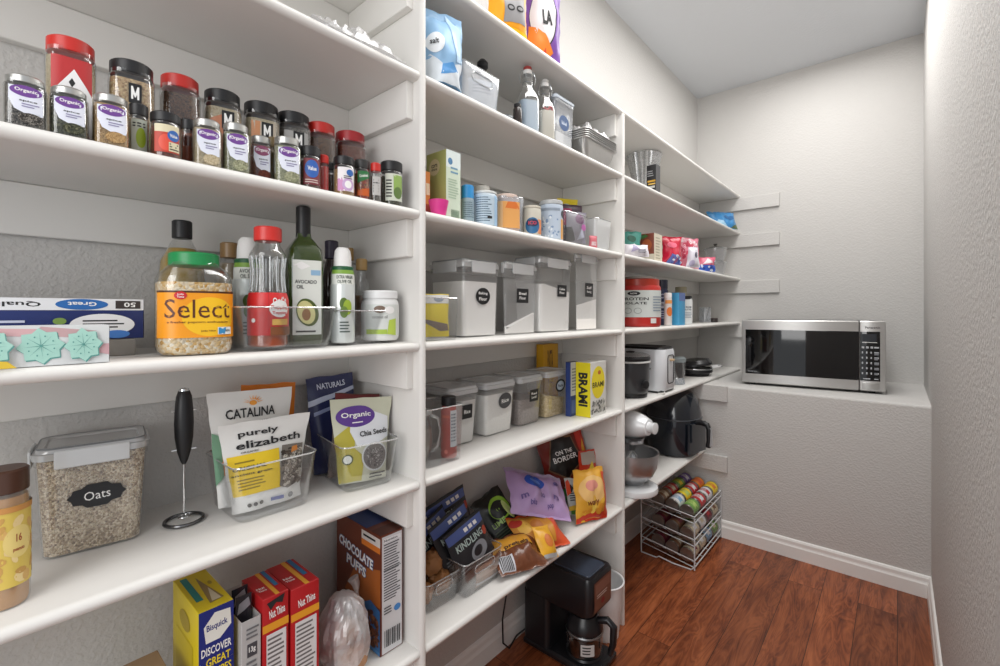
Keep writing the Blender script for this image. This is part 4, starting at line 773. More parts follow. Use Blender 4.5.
t = thing('bread_bag', 'knotted white plastic bag of bread rolls before the cereal box', 'plastic bag', bc, FACE)
WHB = clear('thin_white_plastic_film', (0.9, 0.88, 0.88), 0.12, 0.5, milk=0.42, milkcol=(0.8, 0.76, 0.76), rough=0.3)
hb = 0.17; mb = MB(); rings = []
for j in range(29):
    q = j / 28; th = PI * q; rr = 0.058 * math.sin(th) ** 0.62 * (1.12 - 0.42 * q) if 0 < j < 28 else 0.004; ring = []
    for i in range(54):
        a = 2 * PI * i / 54; dv = Vector((math.cos(a), math.sin(a), q * 2.2))
        fold = 1 + 0.20 * noise.noise(dv * 2.1) + 0.10 * noise.noise(dv * 5.3) + 0.05 * q * math.sin(a * 11 + q * 9)
        ring.append((rr * fold * math.cos(a) * 0.9 - 0.01 * q, rr * fold * math.sin(a) * 1.05 - 0.012 * q, max(0.0008, hb * (0.5 - 0.5 * math.cos(th)) ** 0.85)))
    rings.append(ring)
mb.loft(rings, WHB); mb.build('film_bag', t, smooth=False)
for k, (a, b, cc) in enumerate(((0.004, -0.024, 0.030), (-0.006, 0.028, 0.032), (0.0, 0.0, 0.078))): blob('bread_roll', t, a, b, cc, 0.033, 0.028, 0.026, BREAD, k + 1)
mb = MB(); mb.tube([(0.03, 0.01, 0.10), (0.045, 0.025, 0.115), (0.052, 0.036, 0.125), (0.055, 0.045, 0.14), (0.05, 0.05, 0.155)], [0.018, 0.007, 0.004, 0.009, 0.013], WHB, n=10); mb.build('knot', t)
# cardboard carton whose corner peeps in at the bottom
c, rz, W, d = boxd(137, 174, 0.06, Z5, 0.10)
h = zat(-0.89, yat(173, .06), 652) - Z5 - 0.045
carton('cardboard_carton', 'low tan cardboard carton cut off by the picture bottom edge', 'carton', c, rz, W, 0.10, h, mat('kraft_cardboard', '#a1876d', 0.85, bump=0.1))

# ================================================================== SECOND BAY, TOP BOARD: TWO SNACK BAGS
def onfront(px, dep, z): return Vector((XF - dep, yat(px, dep), z))
def bagat(name, label, cat, px0, px1, ytop, dep, z, m, items, t=0.05, rz=None, tilt=0, roll=0, **k):
    """bag whose width and height follow what the photograph shows, standing at `dep` behind the shelf edge"""
    f = k.pop('f', 0.5); x = XF - dep; th = (ang(px0) + ang(px1)) / 2; y = -x / math.tan(th); R = math.hypot(x, y)
    W = 2 * R * math.tan(abs(ang(px0) - ang(px1)) / 2); r_ = rzc(x, y, f) if rz is None else rz
    W /= max(0.45, math.cos(r_ - rzc(x, y, 1.0))); h = (zat(x, y, ytop) - z - 0.001) / max(0.5, math.cos(math.radians(tilt)))
    return bag(name, label, cat, (x, y, z + 0.001), (math.radians(tilt), math.radians(roll), r_), W, h, t, m, items, **k)
bagat('snack_bag', 'orange and yellow snack bag on the topmost shelf, left of the purple one', 'snack bag', 487, 527, -30, 0.045, Z0, C('#f0a31e', 0.35),
      [('p', [(0.35, 0.16), (0.95, 0.2), (0.9, 0.62), (0.3, 0.62)], C('#8b8a8c')), ('e', 0.5, 0.36, 0.1, 0.045, INK), ('e', 0.5, 0.36, 0.06, 0.022, C('#8b8a8c')), ('e', 0.75, 0.38, 0.1, 0.045, INK), ('e', 0.75, 0.38, 0.06, 0.022, C('#8b8a8c')), ('p', [(0.0, 0.0), (1, 0.0), (1, 0.1), (0.0, 0.14)], C('#f5c21f', 0.4))], seed=31, cr=0.008, t=0.06)
bagat('snack_bag', 'purple and white snack bag with big letters at the right of the topmost shelf pair', 'snack bag', 526, 561, -34, 0.045, Z0, C('#7a4fa3', 0.35),
      [('e', 0.42, 0.42, 0.36, 0.3, INK), ('e', 0.41, 0.42, 0.34, 0.285, C('#dcd8dc', 0.4)), ('t', 'LA', 0.5, 0.42, 0.3, 0.14, INK, 0.1, 0.05), ('p', [(0, 0.1), (0.5, 0.0), (0.75, 0.1), (0.45, 0.26), (0.05, 0.32)], C('#e8832a')), ('p', [(0.3, 0.0), (0.6, 0.02), (0.5, 0.14)], C('#d8442f')), ('p', [(0.0, 0.72), (0.8, 0.8), (0.7, 0.95), (0, 0.95)], C('#d29a62'))], seed=33, cr=0.008, t=0.06)

# ================================================================== SECOND BAY, UPPER SHELF
bagat('baking_bag', 'light blue and white paper bag standing at the divider on upper shelf', 'bag', 423, 462, 14, 0.03, Z1, C('#8fb9dd', 0.4),
      [('p', [(0, 0.0), (0.95, 0.0), (0.95, 0.34), (0.45, 0.2), (0.1, 0.35), (0, 0.3)], C('#dbe3ea', 0.4)), ('p', [(0.7, 0.3), (0.95, 0.34), (0.9, 0.85), (0.55, 0.98)], C('#a9cbe8', 0.35)), ('p', [(0.3, 0.1), (0.8, 0.18), (0.6, 0.28), (0.35, 0.24)], C('#4f93cf', 0.4)), ('e', 0.2, 0.5, 0.16, 0.14, C('#e9eef2')), ('t', 'salt', 0.18, 0.5, 0.14, 0.07, INK)], seed=35, cr=0.012, t=0.09, kind='stand', seal=0.1, f=0.4)
def binat(label, px0, px1, ytop, dep, z, d, m=None, slot=False, tp=0.008, **k):
    A, B = onfront(px0, dep, z), onfront(px1, dep, z); c, rz, W = AB(A, B, d); h = zat(A.x, (A.y + B.y) / 2, ytop) - z
    return bin_(label, c, rz, W, d, h, m=m, slot=slot, tp=tp, **k), c, rz, W, h
MILKY = clear('milky_clear_plastic', (0.9, 0.92, 0.94), 0.1, 0.45, milk=0.32, milkcol=(0.72, 0.76, 0.82), rough=0.15)
_, c, rz, W, h = binat('milky clear bin with a handle hole beside the light blue bag', 462, 502, 70, 0.02, Z1, 0.17, m=MILKY, slot=True)
bagat('white_packet', 'pale blue printed packet inside the milky bin with a handle hole', 'packet', 468, 497, 80, 0.06, Z1 + 0.006, C('#c6d0dc', 0.4), [('lines', 0.1, 0.5, 0.9, 0.8, 3, C('#6b7a9c')), ('r', 0.1, 0.1, 0.6, 0.3, C('#9fb2cc'))], seed=36, t=0.03)
x, y, r = cyl(477, 488, 0.10); mb = MB(); h = zat(x, y, 62) - Z1
t = thing('small_bottle', 'small bottle with black knob lid inside the milky clear bin', 'bottle', (x, y, Z1 + 0.006)); mb.lat([(r * .9, 0), (r, 0.004), (r, h * .7), (r * .5, h * .82), (r * .5, h * .84)], MILKY); mb.build('body', t)
mb = MB(); mb.lat([(r * .6, h * .84), (r, h * .88), (r, h * .95), (r * .5, h)], BLACK); mb.build('knob', t)
x, y, r = cyl(497, 515, 0.075); t = thing('glass_dish', 'small stack-edge glass dish between milky bin and swing-top bottles', 'dish', (x, y, Z1)); mb = MB()
mb.lat([(r * .5, 0), (r * .55, 0.004), (r * .8, 0.03), (r, 0.055), (r * .97, 0.055), (r * .77, 0.031), (r * .5, 0.006), (0.001, 0.006)], MILKY, c1=False); mb.build('bowl', t)
def swing(px0, px1, ytop, dep, label, liq, capm):
    x, y, r = cyl(px0, px1, dep); w = 2 * r; h = zat(x, y, ytop) - Z1; 
    t = vt('swing_top_bottle', label, 'bottle', (x, y, Z1), rzc(x, y, 0.6), [(0, w * .9), (0.004, w), (h * .50, w), (h * .60, w * .8), (h * .68, w * .48), (h * .84, w * .42), (h * .86, w * .5), (h * .88, w * .5)], rf=0.3, cont=(liq, h * .48), cap=(W_, w * .22, h * .88, h * .945), capname='stopper', group='swing-top glass bottles')
    mb = MB(); mb.lat([(w * .2, h * .945), (w * .2, h * .985), (w * .12, h)], capm); mb.build('seal', t)
    mb = MB(); q = w * .36
    mb.tube([(q, 0, h * .76), (q * 1.15, 0, h * .84), (q * .9, 0, h * .93), (0, 0, h * .965), (-q * .9, 0, h * .93), (-q * 1.15, 0, h * .84), (-q, 0, h * .76)], 0.0013, CHROME, n=6)
    mb.tube([(w * .25 * math.cos(a), w * .25 * math.sin(a), h * .76) for a in [2 * PI * i / 20 for i in range(20)]], 0.0012, CHROME, n=6, closed=True); mb.build('wire_bail', t); return t
swing(517, 538, 67, 0.03, 'taller swing-top bottle with red and white stopper, left one', C('#a9bacb', 0.4), C('#a33a36'))
swing(536, 554, 80, 0.025, 'shorter swing-top bottle with a red ribbon, right one', C('#cfc9bd', 0.4), C('#c9c7c4'))
t = bpy.data.objects['swing_top_bottle.001']; mb = MB()
mb.tube([(-.014, -.018, .115), (0, -.023, .105), (.012, -.022, .12), (.02, -.012, .11), (.024, -.01, .095)], [0.003, 0.005, 0.005, 0.004, 0.002], C('#b23038', 0.5)); mb.build('ribbon', t)
x, y, r = cyl(513, 522, 0.025); t = thing('dark_jar', 'short dark brown jar in front of the left swing-top bottle', 'jar', (x, y, Z1)); mb = MB(); h = zat(x, y, 104) - Z1; mb.lat([(r * .9, 0), (r, 0.003), (r, h * .75), (r * .7, h * .85)], C('#2a211f', 0.2)); mb.build('body', t); mb = MB(); cap_(mb, r * .8, h * .85, h, BLACK); mb.build('lid', t)
def canat(label, pbl, pfl, pfr, ytop, dep, z, **k):
    c, rz, W, d = boxat(pbl, pfl, pfr, dep, z); h = zat(XF - dep, yat(pfr, dep), ytop) - z
    return canister(label, c, rz, W - 0.006, d - 0.006, h, **k)
BLUET = [('e', 0.5, 0.5, 0.5, 0.5, C('#33517f')), ('t', 'label', 0.5, 0.5, 0.5, 0.25, C('#c9d3e2'))]
canat('small frosted container with blue oval label right of the swing-top bottles', 549, 556, 575.5, 104, 0.035, Z1, cont=FLOUR, fill=0.35, tag_items=BLUET, tagbox=(0.2, 0.38, 0.72, 0.66), clips=False, body=MILKY, lidm=C('#cfd9e4', 0.4), lidh=0.014, group='lidded clear food containers')
# foil loaf pans
FOIL = mat('aluminium_foil', '#c9c8c6', 0.28, 0.9, bump=0.5, bscale=60); FOIL2 = mat('ridged_foil', '#bdbcba', 0.3, 0.9, bump=0.3, bscale=90)
A, B = onfront(586, -0.005, Z1), onfront(616, -0.005, Z1); c, rz, W = AB(A, B, 0.14)
for k in range(5):
    t = thing('foil_loaf_pan', ('bottom', 'second', 'third', 'fourth', 'topmost')[k] + ' aluminium loaf pan of the nested stack beside second divider', 'foil pan', c + Vector((0, 0, k * 0.0075 + 0.0005)), rz, 'nested foil loaf pans')
    h = 0.058; mb = MB(); w1, w0, d1, d0 = W, W * .78, 0.14, 0.115; tk = 0.0007
    n = 12
    def rg(w, d, z, rip=0.0):
        p = rring(w, d, 0.018, z, n=n); return [(x * (1 + (rip if i % 2 else 0)), y * (1 + (rip if i % 2 else 0)), z) for i, (x, y, z) in enumerate(p)]
    mb.loft([rg(w0, d0, 0), rg(w0 + (w1 - w0) * .5, d0 + (d1 - d0) * .5, h * .5, 0.012), rg(w1, d1, h, 0.006), rg(w1 + 0.012, d1 + 0.012, h + 0.001), rg(w1 + 0.012, d1 + 0.012, h + 0.003), rg(w1 - 2 * tk, d1 - 2 * tk, h + 0.002), rg(w0 - 2 * tk + (w1 - w0) * .5, d0 + (d1 - d0) * .5 - 2 * tk, h * .5, 0.012), rg(w0 - 2 * tk, d0 - 2 * tk, tk)], FOIL if k % 2 else FOIL2); mb.build('pan', t)
    mb = MB(); mb.tube(rring(w1 + 0.012, d1 + 0.012, 0.02, h + 0.002), 0.0018, FOIL, n=6, closed=True); mb.build('rolled_rim', t)
crumple('crumpled clear plastic bag lying on the nested foil loaf pans', (c.x, c.y + 0.01, Z1 + 0.097), rz, W * 0.95, 0.13, 0.06, FILM, 7, cat='plastic bag', name='plastic_bag', nx=24, ny=24)
# ================================================================== SECOND BAY, SHELF OF BAKING PACKAGES
c, rz, W, d = boxat(424, 434, 460.5, 0.045, Z2); Y1_ = yat(459.5, .045); 
c, rz, W, d = boxat(426.5, 446, 460.3, 0.035, Z2); h = zat(XF - .035, yat(447, .035), 149) - Z2
carton('cracker_carton', 'tall olive and pale green carton next to the first divider', 'box', c, rz, W, d, h, C('#a3a765', 0.45),
       {'l': [('e', 0.42, 0.78, 0.28, 0.12, C('#c2b88f')), ('t', 'corn', 0.42, 0.8, 0.3, 0.05, INK), ('t', 'thins', 0.42, 0.75, 0.3, 0.04, INK), ('lines', 0.2, 0.2, 0.8, 0.32, 3, C('#5d6233'))],
        'f': [('r', 0, 0, 1, 1, C('#cfdcc8')), ('r', 0, 0.75, 1, 1, C('#dbe6e4')), ('e', 0.28, 0.84, 0.16, 0.05, C('#4d7fa8')), ('lines', 0.3, 0.66, 0.9, 0.78, 2, C('#6f9bb5')), ('lines', 0.15, 0.3, 0.85, 0.6, 8, C('#a9bfa6'))] + [('r', 0.35 + i * 0.07, 0.02, 0.385 + i * 0.07, 0.15, C('#4f7358')) for i in range(8)]})
c, rz, W, d = boxd(424, 431.5, 0.068, Z2, 0.055); h = zat(XF - .04, yat(430, .04), 168) - Z2
carton('orange_carton', 'narrow orange carton squeezed between first divider and olive carton', 'box', c, rz, min(W, 0.014), 0.055, h, C('#dd8a4a', 0.45), {'f': [('r', 0, 0, 1, 1, C('#dd8a4a')), ('r', 0, 0, 1, 0.3, C('#b5564a')), ('r', 0.1, 0.5, 0.9, 0.75, C('#ecd7b8'))]})
x, y, r = cyl(425, 451, 0.002); t = thing('pink_bowl', 'small hot pink silicone bowl at the front beside the divider', 'bowl', (x + 0.002, y, Z2)); h = zat(x, y, 201) - Z2; r = min(r, 0.025); mb = MB()
PK = C('#e83f9a', 0.4); mb.lat([(r * .62, 0), (r * .7, 0.002), (r, h), (r * .94, h), (r * .64, 0.004), (0.001, 0.004)], PK, c1=False, n=36); mb.build('bowl', t)
def jarat(name, label, cat, px0, px1, ytop, dep, z, cont, lidm, items, lf=0.85, lz=(0.08, 0.78), wl=1.2, body=None, fill=0.75, dr=1.0, rf=0.5, liw=0.49, knurl=0.0, group=None, f=0.6, neck=0.92):
    x, y, r = cyl(px0, px1, dep); w = 2 * r; h = zat(x, y, ytop) - z
    return vt(name, label, cat, (x, y, z), rzc(x, y, f), jprof(w, h, w * neck, h * lf, sh=h * 0.04), rf=rf, dr=dr, body=body, cont=(cont, h * fill) if cont else None, cap=(lidm, w * liw, h * lf, h, knurl) if lidm else None, arts=[(h * lz[0], h * lz[1], w * wl, items)] if items else (), group=group)
SUG = mat('white_sugar', '#e5e3df', 0.9)
jarat('blue_lid_can', 'canister with bright blue top left of the white labelled can', 'canister', 461, 474, 186, 0.035, Z2, None, C('#2f8fce', 0.4), [('r', 0, 0, 1, 1, C('#8fa3ad')), ('lines', 0.1, 0.1, 0.9, 0.7, 8, C('#556a75'))], body=C('#a9b4ba', 0.4), lf=0.66)
jarat('labelled_can', 'round can with a white and blue nutrition label behind pink bowl', 'can', 473, 497, 193, 0.012, Z2, None, C('#d5d8d6', 0.35), [('r', 0, 0, 1, 1, C('#b9cbd9')), ('lines', 0.08, 0.1, 0.6, 0.9, 11, C('#5f7486')), ('r', 0.7, 0, 1, 1, C('#9fc3e0')), ('r', 0.45, 0.2, 0.6, 0.28, INK)], body=C('#c7d3dc', 0.35), lf=0.93, lz=(0.02, 0.92), wl=1.35)
jarat('milky_jar', 'short milky jar with pale lid behind the labelled can', 'jar', 474, 490, 187, 0.09, Z2, SUG, C('#c9c7c0', 0.4), None, body=MILKY)
jarat('orange_canister', 'orange and cream canister left of the tilted clear bin', 'canister', 495, 518, 196, 0.02, Z2, mat('orange_mix', '#dd9a55', 0.7), C('#d9c3b6', 0.4), [('r', 0, 0, 1, 1, C('#e3a45d')), ('p', [(0.3, 0.75), (0.9, 0.72), (0.7, 1), (0.4, 1)], C('#d9742f')), ('r', 0.0, 0.0, 0.2, 1, C('#e6c8a0'))], rf=0.25, body=MILKY, lf=0.9)
binat('narrow clear bin between the orange canister and the round logo pack', 519, 526, 198, 0.045, Z2, 0.12, m=MILKY)
jarat('yeast_pack', 'cream pack with red and blue round logo and an orange edge', 'jar', 523, 541, 207, 0.012, Z2, None, C('#cdc8b8', 0.4), [('r', 0, 0, 1, 1, C('#cfcbbd')), ('r', 0.62, 0, 1, 0.6, C('#e2813a')), ('e', 0.38, 0.36, 0.32, 0.3, C('#2f6a98')), ('e', 0.38, 0.46, 0.26, 0.14, C('#2b3152')), ('t', 'ICO', 0.38, 0.46, 0.34, 0.13, C('#e2475c'))], body=C('#d0ccbf', 0.45), lf=0.92, lz=(0.0, 0.9), wl=1.3)
jarat('baking_powder_tub', 'taller white and pale blue tub with grey rim, centre of the shelf', 'tub', 539, 563, 202, 0.015, Z2, None, C('#b9bcbd', 0.35), [('r', 0, 0, 1, 1, C('#b9c6d6')), ('bits', 0.05, 0.1, 0.6, 0.7, 26, 0.006, [C('#7f97b8'), C('#dde3ea')]), ('r', 0.7, 0.0, 0.82, 0.6, C('#e0a24a')), ('r', 0.86, 0, 0.96, 0.6, C('#e0a24a')), ('e', 0.84, 0.75, 0.14, 0.12, C('#3a3a42')), ('r', 0.0, 0.82, 0.65, 0.9, C('#8d99a8'))], body=C('#c3ccd6', 0.4), lf=0.9, lz=(0.0, 0.88), wl=1.35)
_, c, rz, W, h = binat('clear bin packed with purple and black sachets near second divider', 566.5, 589, 214, 0.012, Z2, 0.16, m=BINM)
bagat('purple_sachet', 'silver sachet with purple spot inside the clear sachet bin', 'sachet', 566, 586, 212, 0.035, Z2 + 0.006, C('#8e8a96', 0.3), [('e', 0.62, 0.75, 0.22, 0.16, C('#6d2466')), ('p', [(0, 0), (0.4, 0.1), (0.2, 0.5), (0, 0.5)], INK), ('p', [(0.5, 0.1), (0.9, 0.2), (0.7, 0.5)], C('#bfc2d2')), ('e', 0.8, 0.5, 0.14, 0.1, C('#c26db0'))], seed=40, t=0.03, cr=0.005)
bagat('dark_sachet', 'black and maroon sachet behind the purple-spotted one', 'sachet', 563, 582, 205, 0.085, Z2 + 0.006, C('#3a2433', 0.35), [('r', 0, 0.5, 0.4, 0.9, C('#8e1f4a'))], seed=41, t=0.03, cr=0.005)
bagat('yellow_packet', 'bright yellow packet sticking up behind the sachet bin', 'packet', 557, 578, 199, 0.175, Z2 + 0.001, C('#e8d02a', 0.4), [('e', 0.4, 0.8, 0.3, 0.1, C('#c9e0e6'))], seed=42, t=0.03)
binat('small frosted white bin with grey oval, nearest the second divider', 597, 612.5, 220, 0.015, Z2, 0.16, m=FROST)
bpy.data.objects[[o.name for o in bpy.data.objects if o.name.startswith('storage_bin')][-1]]
bagat('pink_packet', 'small pink packet between sachet bin and frosted bin', 'packet', 589, 597, 236, 0.03, Z2 + 0.001, C('#cf6d78', 0.4), [('r', 0.2, 0.2, 0.8, 0.5, C('#e3c9cc'))], seed=43, t=0.015)

# ================================================================== SECOND BAY, EYE-LEVEL SHELF: FLOUR CONTAINERS
canat('widest flour container with a round chalk label, next to the yellow packet bin', 428, 464, 501, 262.5, 0.05, Z3, cont=FLOUR, fill=0.80, tag_items=chalk('Baking', True, 'Flour'), tagbox=(0.32, 0.42, 0.72, 0.64), clips=True, tp=0.004)
canat('medium container with square chalk label, mostly empty with flour at the bottom', 500, 506, 538, 265, 0.055, Z3, cont=FLOUR, fill=0.22, slope=0.25, tag_items=chalk('Bread', False, 'Flour'), tagbox=(0.34, 0.44, 0.72, 0.64), tp=0.004)
canat('tall flour container with square chalk label, left of the tallest pair', 512, 541, 573, 260.5, 0.06, Z3, cont=FLOUR, fill=0.66, slope=-0.12, tag_items=chalk('Cake', False, 'Flour'), tagbox=(0.52, 0.48, 0.82, 0.64), tp=0.004)
canat('rightmost tall flour container with square chalk label by second divider', 573.5, 577, 598.5, 256, 0.06, Z3, cont=FLOUR, fill=0.40, slope=0.10, tag_items=chalk('Self', False, 'Rising'), tagbox=(0.4, 0.44, 0.78, 0.62), tp=0.004)
_, c, rz, W, h = binat('clear bin holding the bright yellow packet by first divider', 427, 461, 298, 0.006, Z3, 0.045, tp=0.003)
bagat('yellow_pasta_bag', 'bright yellow packet with a brown stripe in the front clear bin', 'packet', 424, 449, 294, 0.03, Z3 + 0.0065, C('#f0d71d', 0.4), [('r', 0.02, 0.78, 0.98, 0.98, C('#d5d3cf')), ('e', 0.55, 0.88, 0.2, 0.07, C('#7d8793')), ('p', [(0, 0.42), (0.9, 0.3), (0.95, 0.15), (0.6, 0.14), (0, 0.34)], C('#7d6a5c'))], seed=50, t=0.022, cr=0.002)
t = thing('green_clip', 'small green bag clip above the bright yellow packet', 'clip', onfront(439, 0.052, Z3 + 0.085), FACE); mb = MB(); mb.tube([(-0.016, 0, 0.0), (-0.004, 0, 0.004), (0.006, 0, 0.0), (0.016, 0, 0.006)], [0.004, 0.006, 0.005, 0.003], C('#1f6b45', 0.4)); mb.build('jaw', t)

# ================================================================== SECOND BAY, FOURTH SHELF: SMALL CANISTERS, SAUCE AND PASTA BOXES
RICE = grain('white_rice', ['#e6e3de', '#f6f4ef', '#eeebe5'], 500, bump=0.2); LENT = grain('brown_lentils', ['#7f726d', '#8f817b', '#a2948c', '#6c605b'], 420); PAST = grain('small_pasta', ['#cdb27a', '#e0c994', '#b99a5f', '#efdcae'], 240)
def can4(label, A, B, pbl, ytop, **k):
    d = k.pop('d', 0.135); A, B = onfront(A[0] + 2.5, 0.125, Z4), onfront(B[0] + 3, 0.125, Z4); c, rz, W = AB(A, B, d); h = zat(A.x, A.y, ytop) - Z4
    return canister(label, c, rz, W * 1.09, d, h, **k)
GL = C('#8f918e', 0.35)
can4('clear canister with square chalk label behind the bottle of hot sauce', (449, 443), (474.5, 436.5), 428, 389, cont=mat('pale_powder', '#dcdad6', 0.9), fill=0.86, tag_items=chalk('Rice'), tagbox=(0.42, 0.44, 0.78, 0.68), lidtop=GL, tp=0.008, clips=False, lidm=FROST)
can4('canister of white rice with a round dark chalk label', (485, 434), (511.5, 426.8), 0, 383, cont=RICE, fill=0.87, tag_items=[('e', 0.5, 0.5, 0.5, 0.5, C('#4a4a4c')), ('t', 'Rice', 0.5, 0.5, 0.55, 0.26, W_, 0.1)], tagbox=(0.42, 0.46, 0.86, 0.76), lidtop=GL, tp=0.008, clips=False, lidm=FROST)
can4('canister half full of brownish lentils with square chalk label', (519, 425), (539, 418.5), 0, 377, cont=LENT, fill=0.60, tag_items=chalk('Red', False, 'Lentil'), tagbox=(0.42, 0.46, 0.80, 0.70), lidtop=GL, tp=0.008, clips=False, lidm=FROST)
can4('canister of small pasta with round label and blue card behind', (545.5, 416), (563.5, 410.5), 0, 372, d=0.105, cont=PAST, fill=0.50, slope=-0.2, tag_items=[('e', 0.5, 0.5, 0.5, 0.5, INK), ('e', 0.5, 0.5, 0.36, 0.36, C('#b8c4cc')), ('t', 'Pasta', 0.5, 0.5, 0.5, 0.22, INK)], tagbox=(0.42, 0.52, 0.9, 0.8), lidtop=GL, tp=0.008, clips=False, lidm=FROST)
c, rz, W, d = boxd(543.5, 558, 0.228, Z4, 0.035); xx = XF - 0.24; h = zat(xx, yat(558, .24), 343) - Z4
carton('yellow_box', 'tall mustard yellow box with dark lettering behind the canisters', 'box', c, rz, W, 0.035, h, C('#dba31c', 0.45), {'f': [('t', 'PASTA', 0.45, 0.75, 0.36, 0.32, C('#5b3413'), PI / 2 * 0), ('t', 'RICE', 0.45, 0.45, 0.3, 0.12, C('#8f3013')), ('r', 0.1, 0.1, 0.9, 0.2, C('#b57d13'))], 'r': [('r', 0, 0, 1, 1, C('#3f2c1c'))]})
c, rz, W, d = boxat(565.5, 570.5, 578.5, 0.085, Z4); h = zat(XF - .085, yat(571, .085), 362.5) - Z4
carton('blue_box', 'white and navy pasta box just left of the yellow-sided box', 'box', c, rz, W - 0.001, d, h, C('#2a3f7c', 0.45), {'f': [('r', 0, 0.38, 1, 1, C('#c9cdd6')), ('lines', 0.15, 0.45, 0.85, 0.9, 8, C('#7a8296')), ('r', 0.1, 0.05, 0.9, 0.3, C('#4861a6'))], 't': [('r', 0, 0, 1, 1, C('#1c2440'))]})
A, B = gp(590.5, 411.8, Z4), gp(606, 406.5, Z4); c, rz, W = AB(A, B, 0.05); 
c, rz, W, d = boxd(590.5, 606, 0.02, Z4, 0.062); h = zat(XF - .02, yat(591, .02), 363) - Z4
carton('pasta_box', 'white and yellow pasta box with large vertical lettering on its side', 'box', c, rz, W, d, h, C('#dcdbd6', 0.45), {'l': [('r', 0, 0, 1, 1, C('#e8d81f')), ('t', 'BRAMI', 0.5, 0.5, 0.62 * h / d, 0.62 * d / h, INK, -PI / 2, 0.04)],
       'f': [('e', 0.48, 0.62, 0.42, 0.30, C('#ecd821')), ('t', 'BRAMI', 0.48, 0.58, 0.72, 0.1, INK), ('e', 0.55, 0.8, 0.1, 0.04, C('#c7702a')), ('bits', 0.08, 0.04, 0.92, 0.27, 60, 0.007, [C('#8f8f88'), C('#bdbcb3'), C('#6a6b66')]), ('r', 0, 0, 1, 0.05, C('#dcdbd6'))]})
# front bin with pitcher and sauce
A, B = gp(428, 470, Z4), gp(463.5, 459, Z4); c, rz, W = AB(A, B, 0.13); h = zat(B.x, B.y, 404) - Z4
bin_('clear bin holding the glass pitcher and hot sauce by first divider', c, rz, W + 0.006, 0.13, h, r=0.008, tp=0.005)
mb = MB(); 
x, y = inbin(c, rz, 0.034, -0.034).xy; h = zat(x, y, 396) - Z4 - 0.006; w = 0.043; HS = C('#a93426', 0.35)
vt('hot_sauce_bottle', 'red hot sauce bottle with black cap and white label in bin', 'sauce bottle', (x, y, Z4 + 0.006), rzc(x, y, 0.75), [(0, w * .9), (0.004, w), (h * .74, w), (h * .80, w * .9), (h * .86, w * .8)], body=HS, cap=(BLACK, w * .45, h * .85, h, 0.02),
   arts=[(h * .04, h * .78, w * 1.3, [('r', 0.5, 0.2, 0.9, 1, C('#d5d9dc')), ('lines', 0.54, 0.3, 0.88, 0.95, 9, C('#6a7580')), ('e', 0.3, 0.1, 0.08, 0.05, C('#d9776a')), ('r', 0.1, 0.84, 0.48, 0.9, C('#c7502e'))])])
# glass pitcher with a mesh of oats
p = inbin(c, rz, -0.030, 0.010, 0.006); t = thing('glass_pitcher', 'round glass pitcher of grey oats with a curved handle, beside hot sauce', 'pitcher', p, rzc(p.x, p.y, 0.8)); r = 0.036; H = 0.125
mb = MB(); mb.lat([(r * .7, 0), (r * .8, 0.003), (r, H * .25), (r * 1.03, H * .45), (r * .95, H * .68), (r * .8, H * .82), (r * .84, H * .95), (r * .80, H * .95), (r * .77, H * .82)], GLASS, c1=False); mb.build('body', t)
mb = MB(); mb.lat([(r * .7, 0.003), (r * .92, H * .25), (r * .97, H * .45), (r * .88, H * .64)], grain('grey_oats', ['#8a7f72', '#a79b8c', '#6f665b'], 420)); mb.build('contents', t)
mb = MB(); cap_(mb, r * .9, H * .92, H, C('#c9cbc8', 0.4), 0); mb.build('lid', t)
mb = MB(); mb.tube([(r * .8, -0.004, H * .9), (r * 1.35, -0.006, H * .82), (r * 1.55, -0.006, H * .55), (r * 1.35, -0.006, H * .25), (r * .95, -0.004, H * .12)], 0.0042, RIMM, n=8); mb.build('handle', t)
# ================================================================== SECOND BAY, FIFTH SHELF: SNACKS
A, B = gp(427, 617, Z5), gp(461, 596, Z5); c, rz, W = AB(A, B, 0.2); h = zat(B.x, B.y, 569) - Z5
c, rz, W = AB(A, B, 0.2)
bin_('clear bin of brown-wrapped treats beside the first divider', c, rz, W, 0.2, h, slot=True, r=0.014, tp=0.005)
BRW = mat('brown_paper_wrap', '#96653a', 0.55, bump=0.3, bscale=50, vary=0.15)
for k, (dx, dy, dz, s) in enumerate(((-0.045, -0.06, 0.03, 1), (0.02, -0.055, 0.035, 1.1), (-0.02, 0.0, 0.04, 1.15), (0.035, 0.01, 0.075, 1.0), (-0.05, -0.02, 0.085, 1.0), (0.0, -0.045, 0.088, 0.95), (0.03, 0.06, 0.04, 1.1), (-0.03, 0.06, 0.05, 1.1))):
    p = inbin(c, rz, dx, dy, 0.005); t = thing('wrapped_treat', ('brown-wrapped treat at the left front bottom of the bin', 'brown-wrapped treat at right front, pressed on the clear bin wall', 'brown-wrapped treat in the middle of the bin bottom', 'brown-wrapped treat on top towards the right side', 'brown-wrapped treat on top beside the divider', 'brown-wrapped treat on top at the front centre', 'brown-wrapped treat at the back right of the bin', 'brown-wrapped treat at the back left of the bin')[k], 'wrapped treat', (p.x, p.y, p.z + dz * 0 + 0.0), rz, 'brown-wrapped treats in a clear bin')
    blob('wrapper', t, 0, 0, dz, 0.030 * s, 0.029 * s, 0.03 * s, BRW, k + 3, amp=0.3)
A, B = gp(466, 601.5, Z5), gp(503, 576.5, Z5); c, rz, W = AB(A, B, 0.2); h = zat(B.x, B.y, 545) - Z5
bin_('clear bin of black and blue snack packs in front of the shelf', c, rz, W + 0.006, 0.2, h, slot=True, r=0.016, tp=0.006)
